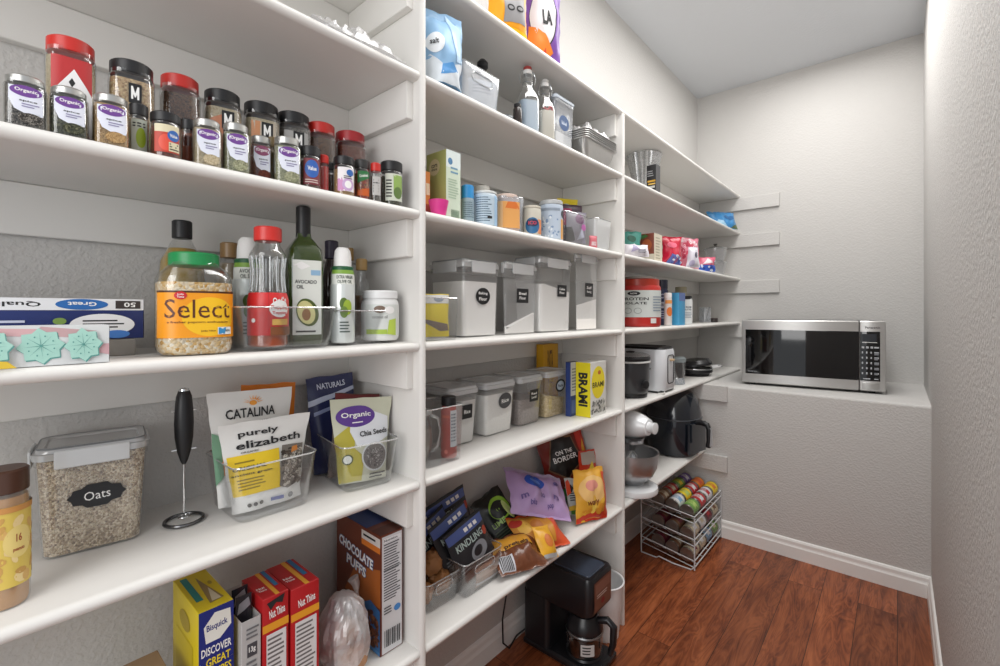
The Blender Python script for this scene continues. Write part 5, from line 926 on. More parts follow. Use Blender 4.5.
bagat('lining_packet', 'pale brown packet lying inside the bin under black snack packs', 'packet', 476, 500, 562, 0.06, Z5 + 0.006, C('#b59a8a', 0.4), [('r', 0, 0.1, 1, 0.25, C('#d3d3d6')), ('r', 0, 0.5, 1, 0.8, C('#c9b3a6'))], seed=60, t=0.015, cr=0.003, rz=rz)
KB = C('#27272b', 0.3); KBL = C('#4e5f9c', 0.35)
def kindling(k, loc, rot, label, w=0.15, h=0.13):
    return bag('snack_pack', label, 'snack pack', loc, rot, w, h, 0.022, KB, [('r', 0.02, 0.74, 0.98, 0.93, KBL), ('r', 0.45, 0.79, 0.54, 0.87, W_), ('r', 0.58, 0.79, 0.67, 0.87, W_), ('r', 0.71, 0.79, 0.80, 0.87, W_), ('t', 'KINDLING', 0.48, 0.6, 0.7, 0.15, C('#b8c9c4'), 0, 0.02), ('e', 0.62, 0.28, 0.22, 0.2, C('#8d9096')), ('e', 0.58, 0.3, 0.12, 0.11, KB), ('e', 0.9, 0.55, 0.07, 0.1, C('#b5452e')), ('lines', 0.08, 0.06, 0.4, 0.2, 2, C('#77777a'))], seed=70 + k, cr=0.003, group='black snack packs', seal=0.06, top_w=1.0)
cz5 = c
for k, (dx, dy, dz, tx, ty, dr_, lb) in enumerate(((0.002, -0.068, 0.055, -16, -14, 0, 'frontmost black snack pack with blue band and white lettering'), (-0.018, -0.030, 0.075, -16, -16, 0.03, 'second black snack pack, its green-white lettering just behind the front one'),
        (-0.05, 0.02, 0.06, -14, -20, 0.05, 'third black snack pack leaning left towards the wrapped treats'), (0.03, 0.05, 0.09, -10, -12, -0.05, 'black snack pack standing highest at the back of the bin'), (-0.085, 0.045, 0.06, -14, -16, 0.08, 'leftmost black snack pack overlapping the bin of brown treats'))):
    p = inbin(c, rz, dx, dy, dz); kindling(k, p, (math.radians(tx), math.radians(ty), rz + dr_), lb)
def lay(name, label, cat, px, py, lift, rot, w, h, t, m, items, **k):   # bag lying or leaning at a surveyed spot of the fifth shelf
    g = gp(px, py, Z5); return bag(name, label, cat, (g.x, g.y, Z5 + lift), tuple(math.radians(a) for a in rot), w, h, t, m, items, **k)
lay('green_chip_bag', 'black bag with bright green swirl squeezed beside the black snack packs', 'snack bag', 514, 546, 0.024, (-38, -22, 78), 0.125, 0.17, 0.04, C('#1f2321', 0.3), [('e', 0.62, 0.62, 0.34, 0.22, C('#8fbf3a')), ('e', 0.58, 0.60, 0.28, 0.17, C('#1f2321')), ('e', 0.8, 0.5, 0.1, 0.2, C('#c7d98a')), ('t', 'LIME', 0.35, 0.4, 0.4, 0.1, C('#a7c77a')), ('lines', 0.1, 0.1, 0.7, 0.3, 4, C('#4c5a46'))], seed=80, cr=0.008)
lay('tortilla_chip_bag', 'black and red tortilla chip bag standing tallest among the snacks', 'snack bag', 574, 503, 0.024, (-8, -12, 62), 0.21, 0.275, 0.05, C('#7d2418', 0.3), [('p', [(0.08, 0.5), (0.45, 0.28), (0.85, 0.5), (0.72, 0.9), (0.3, 0.96)], C('#7a5a3f')), ('p', [(0.11, 0.51), (0.45, 0.31), (0.82, 0.51), (0.70, 0.87), (0.31, 0.93)], C('#1d1a19')), ('t', 'ON THE', 0.48, 0.70, 0.36, 0.06, W_), ('t', 'BORDER', 0.48, 0.61, 0.52, 0.075, W_), ('t', 'cafe style', 0.5, 0.22, 0.4, 0.05, C('#d3b48e')), ('e', 0.4, 0.1, 0.4, 0.1, C('#2d7a37')), ('p', [(0.85, 0.5), (1, 0.4), (1, 0.98), (0.8, 0.98)], C('#c5301f')), ('p', [(0.88, 0.6), (0.97, 0.55), (0.95, 0.8)], C('#e0a42c'))], seed=81, cr=0.010)
lay('orange_chip_bag', 'yellow and orange crisp bag standing at right by second divider', 'snack bag', 592, 522, 0.004, (-10, 3, 72), 0.15, 0.185, 0.055, C('#e2a93a', 0.3), [('p', [(0, 0), (1, 0), (1, 0.14), (0.5, 0.2), (0, 0.1)], C('#cf3a22')), ('e', 0.5, 0.62, 0.42, 0.26, C('#e9bd77')), ('bits', 0.15, 0.15, 0.85, 0.5, 16, 0.016, [C('#e8b53e'), C('#f0cf5a'), C('#d9932c')]), ('e', 0.45, 0.7, 0.2, 0.1, C('#d98f80')), ('t', 'wavy', 0.45, 0.36, 0.4, 0.12, C('#8a4b1a')), ('r', 0.85, 0.1, 1, 0.9, C('#d8512a'))], seed=82, cr=0.012)
lay('red_snack_bag', 'red and clear topped bag behind the yellow and orange crisp bag', 'snack bag', 590, 505, 0.004, (-8, 4, 80), 0.11, 0.21, 0.05, C('#c9391f', 0.3), [('r', 0.1, 0.75, 0.9, 0.97, C('#b7aaa0')), ('p', [(0.2, 0.6), (0.7, 0.66), (0.6, 0.8)], C('#efcf33')), ('r', 0.1, 0.3, 0.9, 0.6, C('#8a4526'))], seed=83, cr=0.008)
lay('lilac_chip_bag', 'lilac snack bag with royal blue round logo lying on top of the pile', 'snack bag', 543, 541, 0.078, (-50, 17, 66), 0.25, 0.175, 0.06, C('#b79ac9', 0.3), [('e', 0.42, 0.68, 0.17, 0.15, C('#2b54b8')), ('e', 0.42, 0.68, 0.1, 0.05, C('#5f86d6'))] + [('t', s, a, b, 0.1, 0.09, C('#6d5c9a'), q) for s, a, b, q in (('m', 0.2, 0.35, 0.3), ('oo', 0.5, 0.4, 0), ('n', 0.75, 0.4, -0.2), ('pop', 0.62, 0.2, 0.1), ('bis', 0.32, 0.22, 0), ('8', 0.8, 0.7, 0.2))], seed=84, cr=0.013, seal=0.08, sealm=C('#a99ab8', 0.3))
lay('cheese_snack_bag', 'orange and yellow cracker bag with red tip under the lilac bag', 'snack bag', 547, 553, 0.012, (-58, 6, 74), 0.20, 0.13, 0.06, C('#d9552c', 0.3), [('p', [(0, 0.1), (0.7, 0.1), (0.75, 0.9), (0, 0.95)], C('#c9882f')), ('e', 0.2, 0.6, 0.12, 0.2, C('#e0b04a')), ('e', 0.45, 0.55, 0.12, 0.2, C('#b8702a')), ('e', 0.1, 0.75, 0.1, 0.12, C('#b3332a'))], seed=85, cr=0.014)
lay('pretzel_bag', 'clear bag of brown pretzels with a white barcode label at the front', 'snack bag', 526, 575, 0.012, (-62, 4, 72), 0.17, 0.12, 0.055, mat('brown_snack_through_film', '#6d3f28', 0.22, bump=0.6, bscale=60, vary=0.5), [('p', [(0.02, 0.55), (0.9, 0.6), (0.85, 0.95), (0.05, 0.95)], C('#d79a33', 0.3)), ('t', 'pretzels', 0.5, 0.62, 0.5, 0.14, C('#3f2517')), ('r', 0.04, 0.06, 0.32, 0.42, C('#c9c9cf'))] + [('r', 0.06 + i * 0.03, 0.08, 0.075 + i * 0.03, 0.4, INK) for i in range(8)], seed=86, cr=0.013)
lay('small_yellow_bag', 'little bright yellow bag poking out right of the pretzel bag', 'snack bag', 551, 560, 0.004, (-40, 10, 80), 0.075, 0.10, 0.035, C('#e3a92c', 0.3), [('e', 0.5, 0.5, 0.2, 0.2, C('#c9702a')), ('r', 0.1, 0.02, 0.9, 0.14, C('#b9bcbc'))], seed=87, cr=0.006)
lay('striped_pack', 'small white, green and black striped pack right of the lilac bag', 'snack bag', 577, 520, 0.02, (-25, 12, 78), 0.08, 0.13, 0.03, C('#b9bfc0', 0.35), [('r', 0.1, 0.0, 0.9, 0.12, C('#3f7a35')), ('p', [(0, 0.1), (1, 0.16), (1, 0.3), (0, 0.22)], C('#d8b23a')), ('t', 'MIX', 0.5, 0.7, 0.6, 0.2, INK), ('lines', 0.1, 0.35, 0.9, 0.6, 4, INK), ('p', [(0, 0.5), (0.25, 0.6), (0.2, 0.95), (0, 0.9)], C('#d3492b'))], seed=88, cr=0.005)

# ================================================================== THIRD BAY, TOP SHELVES
YT = T2 + DT / 2 + 0.004
def fluted(mb, secs, m, n=72, flutes=18, depth=0.05, ex=1.0):
    rings = []
    for r, z in secs: rings.append([(r * (1 + depth * math.cos(flutes * 2 * PI * i / n)) * math.cos(2 * PI * i / n), r * (1 + depth * math.cos(flutes * 2 * PI * i / n)) * math.sin(2 * PI * i / n) * ex, z) for i in range(n)])
    mb.loft(rings, m, c1=False)
RIB = clear('ribbed_clear_plastic', (0.92, 0.93, 0.94), 0.12, 0.6, milk=0.30, milkcol=(0.82, 0.83, 0.84))
x, y = XF - 0.135, yat(644, 0.135); h = min(zat(x, y, 137) - Z1, 0.228)
t = thing('ribbed_vase', 'flared clear bowl with tall ribs at the left end of its shelf', 'bowl', (x, y, Z1 + 0.001)); mb = MB()
fluted(mb, [(0.028, 0), (0.036, 0.004), (0.05, h * .35), (0.070, h * .75), (0.084, h), (0.081, h), (0.067, h * .75), (0.052, h * .35), (0.03, 0.008)], RIB); mb.build('bowl', t)
Yb0, Yb1 = yat(645, 0.02), yat(655, 0.02)
h = zat(XF - 0.006, yat(656, 0.006), 164) - Z1
carton('black_box', 'black box with yellow and grey print beside the ribbed bowl', 'box', (XF - 0.006 - 0.022, yat(658, 0.006), Z1), FACE, 0.05, 0.044, h, C('#1f1f22', 0.5), {'l': [('r', 0.1, 0.35, 0.95, 0.42, C('#c99a35')), ('r', 0.2, 0.25, 0.95, 0.3, C('#d9b25a')), ('lines', 0.1, 0.55, 0.9, 0.8, 3, C('#8d8d90')), ('r', 0.15, 0.12, 0.9, 0.2, C('#bdbcb8'))], 'f': [('r', 0, 0, 1, 1, C('#4a4a4d'))]})
bagat('blue_bag', 'bright blue bag lying at the far end of a high shelf', 'bag', 711, 738, 211, 0.05, Z1, C('#3f86bd', 0.3), [('p', [(0, 0.1), (0.6, 0.1), (0.3, 0.5)], C('#9cc3dd')), ('e', 0.7, 0.6, 0.2, 0.15, C('#1f5e93')), ('p', [(0.7, 0.05), (1, 0.0), (1, 0.3)], C('#5f6f4e'))], seed=90, t=0.04, cr=0.014, tilt=-20)

# ================================================================== THIRD BAY, SECOND SHELF: SWEETS AND BOXES
bagat('teal_packet', 'small teal and green packet on top at the divider end of the snack shelf', 'packet', 624, 641, 232, 0.10, Z2, C('#3f8f82', 0.35), [('p', [(0.1, 0.1), (0.9, 0.3), (0.5, 0.6)], C('#c8d4cf')), ('e', 0.4, 0.75, 0.25, 0.12, C('#27604f'))], seed=91, t=0.04, cr=0.01)
bagat('white_pouch', 'crinkled white and lilac packet lying low at the divider end', 'packet', 624, 650, 244, 0.02, Z2, C('#d9d4db', 0.35), [('p', [(0.2, 0.2), (0.6, 0.5), (0.3, 0.8)], C('#a8a0bf')), ('lines', 0.5, 0.2, 0.9, 0.5, 3, C('#6b6b7a'))], seed=92, t=0.05, cr=0.012, tilt=-20)
c, rz, W, d = boxat(640, 654, 662, 0.04, Z2); h = zat(XF - .04, yat(655, .04), 233) - Z2
carton('brown_box', 'brown and cream snack box in the middle of the packets', 'box', c, rz, W, d, h, C('#7a3a28', 0.45), {'f': [('r', 0, 0, 1, 1, C('#d5cdb9')), ('lines', 0.2, 0.1, 0.8, 0.9, 8, C('#a89f88'))], 'l': [('e', 0.5, 0.6, 0.35, 0.2, C('#a5552d')), ('r', 0, 0, 1, 0.28, C('#cfc7b5')), ('p', [(0.1, 0.8), (0.6, 0.9), (0.4, 0.98), (0.1, 0.95)], C('#3f6f3a'))]})
bagat('red_candy_bag', 'shiny red candy bag standing right of the brown box', 'candy bag', 662, 682, 237, 0.05, Z2, C('#c2213c', 0.25), [('p', [(0.1, 0.0), (0.9, 0.0), (0.8, 0.3), (0.3, 0.4)], C('#5a6bb0')), ('e', 0.4, 0.7, 0.25, 0.1, C('#e36a83')), ('bits', 0.3, 0.02, 0.9, 0.35, 14, 0.012, [C('#d8dbe8'), C('#8a3f6b'), C('#2f50a3')])], seed=93, t=0.06, cr=0.014)
bagat('pink_candy_bag', 'pink and red floral candy bag right of the shiny red one', 'candy bag', 677, 699, 238, 0.06, Z2, C('#d77f92', 0.3), [('bits', 0.05, 0.05, 0.95, 0.95, 34, 0.016, [C('#c23a55'), C('#ecd3d8'), C('#b92f4c'), C('#e8a8b5')])], seed=94, t=0.05, cr=0.014)
bagat('white_candy_bag', 'white pouch with small dark emblem in front of the floral bag', 'candy bag', 686, 700, 247, 0.003, Z2, C('#d8d6e0', 0.3), [('e', 0.6, 0.6, 0.16, 0.14, C('#4f4c62')), ('e', 0.3, 0.2, 0.2, 0.15, C('#b9b3cf'))], seed=95, t=0.04, cr=0.008, top_w=0.7)
bagat('blue_candy_bag', 'little blue and pink candy bag left of the stacked bowls', 'candy bag', 698, 715, 257, 0.03, Z2, C('#d8667f', 0.3), [('r', 0, 0, 1, 0.45, C('#2f5fc4')), ('p', [(0.2, 0.5), (0.8, 0.6), (0.5, 0.9)], C('#eadfe2')), ('bits', 0.1, 0.05, 0.9, 0.4, 8, 0.01, [C('#dfe6f4'), C('#1c3f93')])], seed=96, t=0.04, cr=0.012)
SB = clear('smoky_clear_bowl', (0.85, 0.86, 0.87), 0.14, 0.6, milk=0.28, milkcol=(0.72, 0.73, 0.74))
x, y = -0.915, 3.25
for k, (zz, up, lb) in enumerate(((0.0, True, 'lower clear plastic bowl of the upended pair at the far end'), (0.092, False, 'upper clear plastic bowl resting on the lower one at the far end'))):
    t = thing('clear_bowl', lb, 'bowl', (x, y, Z2 + 0.001 + zz), 0, 'stacked clear bowls'); pr = [(0.04, 0), (0.05, 0.006), (0.064, 0.05), (0.068, 0.085), (0.074, 0.088), (0.074, 0.0905)]
    mb = MB(); mb.lat(pr, SB, n=40); mb.build('bowl', t)
t = thing('strainer_lid', 'small dark lid with a knob on top of the stacked clear bowls', 'lid', (x, y, Z2 + 0.185)); mb = MB(); mb.lat([(0.05, 0), (0.05, 0.003), (0.04, 0.008), (0.01, 0.009), (0.008, 0.02), (0.014, 0.028), (0.005, 0.031)], C('#55534f', 0.4)); mb.build('lid', t)

# ================================================================== THIRD BAY, EYE-LEVEL SHELF: TUBS AND BOTTLES
PR = C('#b52a24', 0.35)
x, y, r = cyl(616, 660, 0.012); w = 2 * r; h = zat(x + r, y, 279) - Z3
vt('protein_tub', 'huge protein powder tub with red lid, pale label and red base', 'tub', (x, y, Z3), rzc(x, y, 0.75), [(0, w * .94), (0.006, w * .99), (0.015, w), (h * .82, w), (h * .86, w * .96)], rf=0.42, body=PR, cap=(C('#a8321f', 0.3), w * .485, h * .84, h, 0.008, 60),
   arts=[(h * .2, h * .76, w * 1.45, [('r', 0, 0, 1, 1, C('#c9cecb')), ('e', 0.34, 0.88, 0.1, 0.08, INK), ('t', 'NOW', 0.34, 0.88, 0.1, 0.06, W_), ('t', 'PROTEIN', 0.36, 0.68, 0.42, 0.11, INK), ('t', 'ISOLATE', 0.34, 0.52, 0.40, 0.09, INK), ('e', 0.25, 0.24, 0.06, 0.11, C('#8c918e')), ('e', 0.40, 0.24, 0.06, 0.11, C('#8c918e')), ('e', 0.25, 0.24, 0.05, 0.09, C('#c9cecb')), ('e', 0.40, 0.24, 0.05, 0.09, C('#c9cecb')), ('lines', 0.64, 0.2, 0.9, 0.8, 6, C('#8b98a5')), ('r', 0.60, -0.22, 0.70, -0.04, C('#d9d5d3'))])])
t = thing('grey_lid', 'flat grey round lid lying on the huge protein tub', 'lid', (x, y + 0.01, Z3 + h + 0.001)); mb = MB(); mb.lat([(0.07, 0), (0.074, 0.003), (0.074, 0.012), (0.06, 0.014), (0.055, 0.011), (0.002, 0.011)], C('#a5a29c', 0.4), n=40); mb.build('disc', t)
jarat('supplement_bottle', 'navy blue supplement bottle with white lettering right of the red tub', 'bottle', 656, 668, 280, 0.07, Z3, None, C('#26293f', 0.35), [('r', 0, 0, 1, 1, C('#2a3358')), ('r', 0, 0.42, 1, 0.62, C('#c7ccd8')), ('t', 'WHEY', 0.5, 0.52, 0.5, 0.1, INK), ('lines', 0.2, 0.08, 0.8, 0.36, 4, C('#aeb6cc')), ('lines', 0.2, 0.7, 0.8, 0.9, 2, C('#aeb6cc'))], body=C('#232a49', 0.35), lf=0.80)
jarat('orange_white_bottle', 'small white bottle with an orange shape, front of the blue box', 'bottle', 664, 672, 293, 0.02, Z3, None, W_, [('e', 0.5, 0.5, 0.35, 0.2, C('#e07a35')), ('r', 0, 0.85, 1, 1, C('#e39a52'))], body=C('#d5d3cf', 0.4), lf=0.85)
c, rz, W, d = boxat(669, 672, 678, 0.06, Z3); h = zat(XF - .06, yat(674, .06), 293) - Z3
carton('blue_carton', 'slim bright blue carton beside the white jar with black lid', 'box', c, rz, max(W, 0.05), 0.09, h, C('#3f9bc9', 0.4), {'f': [('r', 0, 0.75, 1, 1, C('#5a6fa5'))]})
jarat('white_supplement_jar', 'white jar with black lid and small grey print, mid shelf', 'jar', 677, 692, 296, 0.04, Z3, None, BLACK, [('t', 'CREAM', 0.5, 0.75, 0.45, 0.09, C('#4a5666')), ('t', 'BUTTER', 0.5, 0.62, 0.45, 0.08, C('#4a5666')), ('lines', 0.25, 0.2, 0.75, 0.5, 4, C('#9aa3ad'))], body=C('#dcdedd', 0.35), lf=0.88, rf=0.4)
jarat('cream_lid_jar', 'jar with cream lid half hidden behind the white supplement jar', 'jar', 675, 687, 287, 0.14, Z3, None, C('#a79f84', 0.4), None, body=C('#b9b49d', 0.4), lf=0.85)
t = jarat('clear_cup', 'short clear cup holding a dark spoon near the far end', 'cup', 699, 711, 308, 0.1, Z3, None, None, None, body=MILKY, lf=1.0); mb = MB(); mb.tube([(0.0, 0, 0.01), (0.02, 0.0, 0.06), (0.035, 0.005, 0.10)], [0.003, 0.003, 0.006], BLACK); mb.build('spoon', t)
t = jarat('dark_tin', 'low dark tin beside the clear cup at shelf end', 'tin', 709, 718, 318, 0.08, Z3, None, C('#4a3c3a', 0.4), None, body=C('#3b3232', 0.4), lf=0.7)

# ================================================================== THIRD BAY, APPLIANCE SHELF
x, y, r = cyl(610, 651, 0.016); t = thing('slow_cooker', 'round black slow cooker with glass lid by the second divider', 'slow cooker', (x, y, Z4 + 0.001), rzc(x, y, 0.3)); r *= 0.95
h = zat(x + r * .7, y, 352) - Z4; DG = mat('dark_grey_enamel', '#3a3b3e', 0.3, 0.2, coat=0.3)
mb = MB(); mb.lat([(r * .86, 0), (r * .88, 0.012), (r * .86, 0.02)], BLACK, n=44); mb.build('base', t)
mb = MB(); mb.lat([(r * .86, 0.018), (r * .93, 0.03), (r, h * .72), (r, h * .76)], DG, n=44); mb.build('body', t)
mb = MB(); mb.lat([(r * 1.0, h * .76), (r * 1.05, h * .765), (r * 1.05, h * .79), (r * 1.0, h * .80)], C('#d5d5d3', 0.3), n=44); mb.build('rim', t)
mb = MB(); mb.lat([(r, h * .80), (r * 1.03, h * .86), (r * .98, h * .9)], BLACK, n=44); mb.build('crock', t)
mb = MB(); mb.lat([(r * 1.0, h * .9), (r * 1.02, h * .91), (r * .8, h * .955), (r * .4, h * .975), (0.001, h * .98)], SB, n=44); l = mb.build('lid', t)
mb = MB(); mb.lat([(0.008, h * .975), (0.02, h * .99), (0.02, h * 1.0), (0.004, h * 1.01)], BLACK); mb.build('knob', l)
mb = MB(); mb.box(r * .98, r * 1.22, -0.03, 0.03, h * .55, h * .62, BLACK, b=0.006); mb.build('handle', t)
mb = MB(); mb.T = Matrix.Translation((0, -r * .98, h * .3)) @ Matrix.Rotation(PI / 2, 4, 'X'); mb.lat([(0.02, 0), (0.018, 0.012), (0.004, 0.014)], BLACK); mb.build('dial', t)
# toaster
xa, ya2 = XF - 0.13, 2.235; h = zat(XF - .01, 2.2, 347) - Z4
t = thing('toaster', 'white rounded toaster with black top and a dark-outlined end panel', 'toaster', (xa, ya2, Z4 + 0.001), 0)
WT = C('#dfe2e6', 0.28); L, D_ = 0.25, 0.19
mb = MB(); mb.ves([(0.008, L * .94, D_ * .92, 0.04), (0.02, L, D_, 0.05), (h * .86, L, D_ * .97, 0.05), (h * .94, L * .97, D_ * .9, 0.05)], WT, n=8); mb.build('body', t)
mb = MB(); mb.ves([(h * .93, L * .965, D_ * .88, 0.045), (h * .985, L * .93, D_ * .8, 0.045), (h, L * .85, D_ * .66, 0.04)], BLACK, n=8)
mb.build('top', t)
for s in (-1, 1):
    mb = MB(); mb.box(-L * .36, L * .36, s * 0.03 - 0.011, s * 0.03 + 0.011, h - 0.003, h + 0.0012, mat('slot_dark', '#0b0b0c', 0.8)); mb.build('bread_slot', t)
mb = MB(); mb.tube([(L / 2 + 0.0015, yy, zz + h * .5) for yy, zz, _ in rring(0.075, h * .62, 0.016, 0)], 0.0022, BLACK, n=6, closed=True); mb.build('end_outline', t)
mb = MB(); mb.box(L / 2, L / 2 + 0.018, -0.012, 0.012, h * .68, h * .73, C('#c3a884', 0.3), b=0.003); mb.build('lever', t)
mb = MB(); mb.box(-L * .45, L * .45, -D_ * .42, D_ * .42, 0, 0.012, BLACK, b=0.003); mb.build('foot_plate', t)
mb = MB(); mb.tube([(L * .46, -0.05, 0.006), (L * .52, -0.09, 0.004), (L * .44, -0.12, 0.004)], 0.0028, C('#d8d6d2', 0.4)); mb.build('cord', t)
# chopper
x, y = XF - 0.075, 2.50; t = thing('mini_chopper', 'small food chopper with smoked cup and grey lid right of toaster', 'food chopper', (x, y, Z4 + 0.001)); h = zat(x, y, 357) - Z4; r = 0.047
mb = MB(); mb.lat([(r * .95, 0), (r, 0.004), (r * .9, h * .22), (r * .85, h * .24)], MILKY, n=32); mb.build('base', t)
mb = MB(); mb.lat([(r * .85, h * .24), (r, h * .4), (r * 1.05, h * .82)], clear('smoked_cup', (0.3, 0.33, 0.35), 0.15, 0.6, milk=0.3, milkcol=(0.1, 0.12, 0.13)), n=32); mb.build('cup', t)
mb = MB(); mb.lat([(r * 1.08, h * .82), (r * 1.1, h * .86), (r * 1.08, h * .96), (r * .9, h)], C('#8a9395', 0.35), n=32); mb.build('lid', t)
# waffle iron
x, y = XF - 0.12, 2.93; t = thing('waffle_iron', 'round black waffle iron with chrome trim and handle, far end', 'waffle iron', (x, y, Z4 + 0.001), math.radians(20)); r = 0.105
mb = MB(); mb.lat([(r * .8, 0.0), (r * .85, 0.012), (r, 0.022), (r, 0.04)], BLACK, n=40); mb.build('lower_half', t)
mb = MB(); mb.T = Matrix.Translation((-r, 0, 0.045)) @ Matrix.Rotation(math.radians(-7), 4, 'Y') @ Matrix.Translation((r, 0, 0)); mb.lat([(r, 0.0), (r, 0.014), (r * .85, 0.034), (r * .3, 0.042), (0.002, 0.043)], C('#2b2b2d', 0.25), n=40); mb.build('upper_half', t)
mb = MB(); mb.tube([(r * math.cos(a), r * math.sin(a), 0.0425) for a in [2 * PI * i / 40 for i in range(40)]], 0.0035, CHROME, closed=True); mb.build('chrome_trim', t)
mb = MB(); mb.tube([(r * .95, -0.04, 0.052), (r * 1.35, -0.035, 0.058), (r * 1.45, 0, 0.06), (r * 1.35, 0.035, 0.058), (r * .95, 0.04, 0.052)], 0.007, C('#c9c9c8', 0.3)); mb.build('handle', t)

# ================================================================== THIRD BAY, LOWER SHELF: STAND MIXER AND AIR FRYER
g = gp(650, 487, Z5); t = thing('stand_mixer', 'white stand mixer with steel bowl beside the second divider', 'stand mixer', (XF - 0.012, T2 + 0.185, Z5 + 0.001), math.radians(-6)); t.scale = (1.07, 1.07, 1.05)
MW = mat('pearl_white_enamel', '#e6e8ea', 0.18, 0.0, coat=0.5)
# local: +x is the nose
mb = MB(); rings = []
def brd(cx, w, d, z): return rring(w, d, min(w, d) * .48, z, cx, 0, n=8)
mb.loft([brd(-0.085, 0.30, 0.185, 0), brd(-0.085, 0.305, 0.19, 0.008), brd(-0.085, 0.30, 0.185, 0.022), brd(-0.088, 0.27, 0.16, 0.03)], MW); mb.build('base', t)
mb = MB(); mb.loft([brd(-0.165, 0.10, 0.10, 0.028), brd(-0.168, 0.085, 0.085, 0.08), brd(-0.165, 0.085, 0.085, 0.15), brd(-0.15, 0.11, 0.10, 0.225)], MW); mb.build('column', t)
mb = MB(); rings = []
for i in range(19):
    q = i / 18; xx = -0.222 + 0.262 * q; rr = 0.063 * (math.sin(PI * min(1, q / 0.55) / 2) ** 0.5 if q < 0.55 else 1 - ((q - 0.55) / 0.45) ** 2.2 * 0.45)
    rr = max(rr, 0.002); rings.append([(xx, rr * math.cos(a) * 0.98, 0.272 + rr * math.sin(a) * 0.95) for a in [2 * PI * k / 28 for k in range(28)]])
mb.loft(rings, MW); mb.build('motor_head', t)
mb = MB(); mb.T = Matrix.Translation((0.03, 0, 0.272)) @ Matrix.Rotation(PI / 2, 4, 'Y'); mb.lat([(0.03, 0), (0.022, 0.006), (0.02, 0.026), (0.023, 0.03), (0.023, 0.038), (0.01, 0.04)], MW); mb.build('attachment_hub', t)
mb = MB(); mb.lat([(0.036, 0.195), (0.045, 0.198), (0.046, 0.212), (0.052, 0.222)], STEEL, ox=-0.035); mb.build('head_band', t)
mb = MB(); mb.lat([(0.012, 0.165), (0.014, 0.195)], STEEL, ox=-0.035, n=16); mb.tube([(-0.035, 0, 0.165), (-0.035, 0.035, 0.13), (-0.035, 0.03, 0.075), (-0.035, 0, 0.055), (-0.035, -0.03, 0.075), (-0.035, -0.035, 0.13), (-0.035, 0, 0.165)], 0.004, C('#d8d8d6', 0.4)); mb.build('beater', t)
BW = mat('polished_steel_bowl', '#b5b6b8', 0.33, 0.9)
mb = MB(); mb.lat([(0.045, 0.03), (0.048, 0.035), (0.056, 0.043), (0.082, 0.068), (0.097, 0.10), (0.102, 0.135), (0.102, 0.158), (0.106, 0.16), (0.106, 0.163), (0.100, 0.161), (0.099, 0.135), (0.092, 0.10), (0.07, 0.062), (0.04, 0.045), (0.001, 0.044)], BW, ox=-0.035, n=48, c1=False); mb.build('bowl', t)
# air fryer
NV = mat('gloss_navy_black_plastic', '#1a2029', 0.18, coat=0.6)
t = thing('air_fryer', 'glossy black egg-shaped air fryer with long front handle', 'air fryer', (-0.948, 2.585, Z5 + 0.001), FACE + math.radians(-12))
h = 0.362; mb = MB()
mb.loft([rring(w, d, min(w, d) * .42, z * h, 0, oy, n=8) for z, w, d, oy in ((0, .22, .22, 0), (.02, .25, .25, 0), (.15, .275, .27, 0), (.4, .285, .275, 0), (.62, .275, .27, 0.0), (.8, .25, .25, .008), (.92, .20, .21, .015), (.98, .13, .15, .02), (1, .06, .07, .02))], NV); mb.build('body', t)
mb = MB()
for zz in (0.55,):
    mb.loft([rring(.287, .277, .118, 0.545 * h, n=8), rring(.289, .279, .118, 0.55 * h, n=8), rring(.287, .277, .118, 0.555 * h, n=8)], C('#4b4f55', 0.3)); 
mb.build('seam_ring', t)
mb = MB(); mb.loft([rring(0.17 - 0.0 * q, 0.012, 0.005, h * (0.07 + 0.43 * q), 0, -0.139 + 0.002, n=4) for q in (0, 1)], NV); mb.build('drawer', t)
mb = MB(); mb.tube([(0, -0.13, h * .50), (0, -0.165, h * .515), (0, -0.195, h * .50), (0, -0.205, h * .44), (0, -0.205, h * .28), (0, -0.2, h * .18)], [0.014, 0.014, 0.014, 0.014, 0.013, 0.012], BLACK, n=12); hn = mb.build('handle', t)
mb = MB(); mb.tube([(0, -0.214, h * .47), (0, -0.2165, h * .36), (0, -0.214, h * .2)], 0.0075, C('#a5a6a8', 0.3), n=8); mb.build('handle_strip', hn)
mb = MB(); art(mb, lambda u, v, o: (-0.04 + u, -0.1365 - o + (v * 0.12), h * .66 + v), 0.08, 0.05, [('e', 0.5, 0.5, 0.5, 0.5, C('#2b3038', 0.15))]); 

# ================================================================== FLOOR: CAN RACK, COFFEE MAKER, BASKET
RW = C('#cfd2d4', 0.3); X0, X1, Y0_, Y1_ = -1.005, -0.738, 2.285, 2.722
RK = thing('can_rack', 'white wire rack with three tiers of food cans on floor', 'can rack', (X0, Y0_, 0)); w, l = X1 - X0, Y1_ - Y0_
for x, y, zt, nm in ((0, 0, .285, 0), (w, 0, .255, 1), (0, l, .285, 2), (w, l, .255, 3)):
    mb = MB(); mb.tube([(x, y, 0.006), (x, y, zt)], 0.0036, RW, n=8); mb.build('post', RK)
tiers = [(.262, .232), (.158, .122), (.058, .020)]
for zb, zf in tiers:
    mb = MB(); mb.tube([(0, 0, zb), (w, 0, zf), (w, l, zf), (0, l, zb)], 0.0034, RW, n=8, closed=True); fr = mb.build('tier_frame', RK)
    mb = MB(); mb.tube([(0, 0, zb + .03), (w * .9, 0, zf + .033), (w, 0, zf + .03), (w, l, zf + .03), (w * .9, l, zf + .033), (0, l, zb + .03)], 0.0026, RW, n=8, closed=True); mb.build('guard_rail', RK)
    for k in range(5):
        y = l * (k + 0.5) / 5; mb = MB(); mb.tube([(0, y, zb), (w, y, zf)], 0.0022, RW, n=6); mb.build('tier_wire', RK)
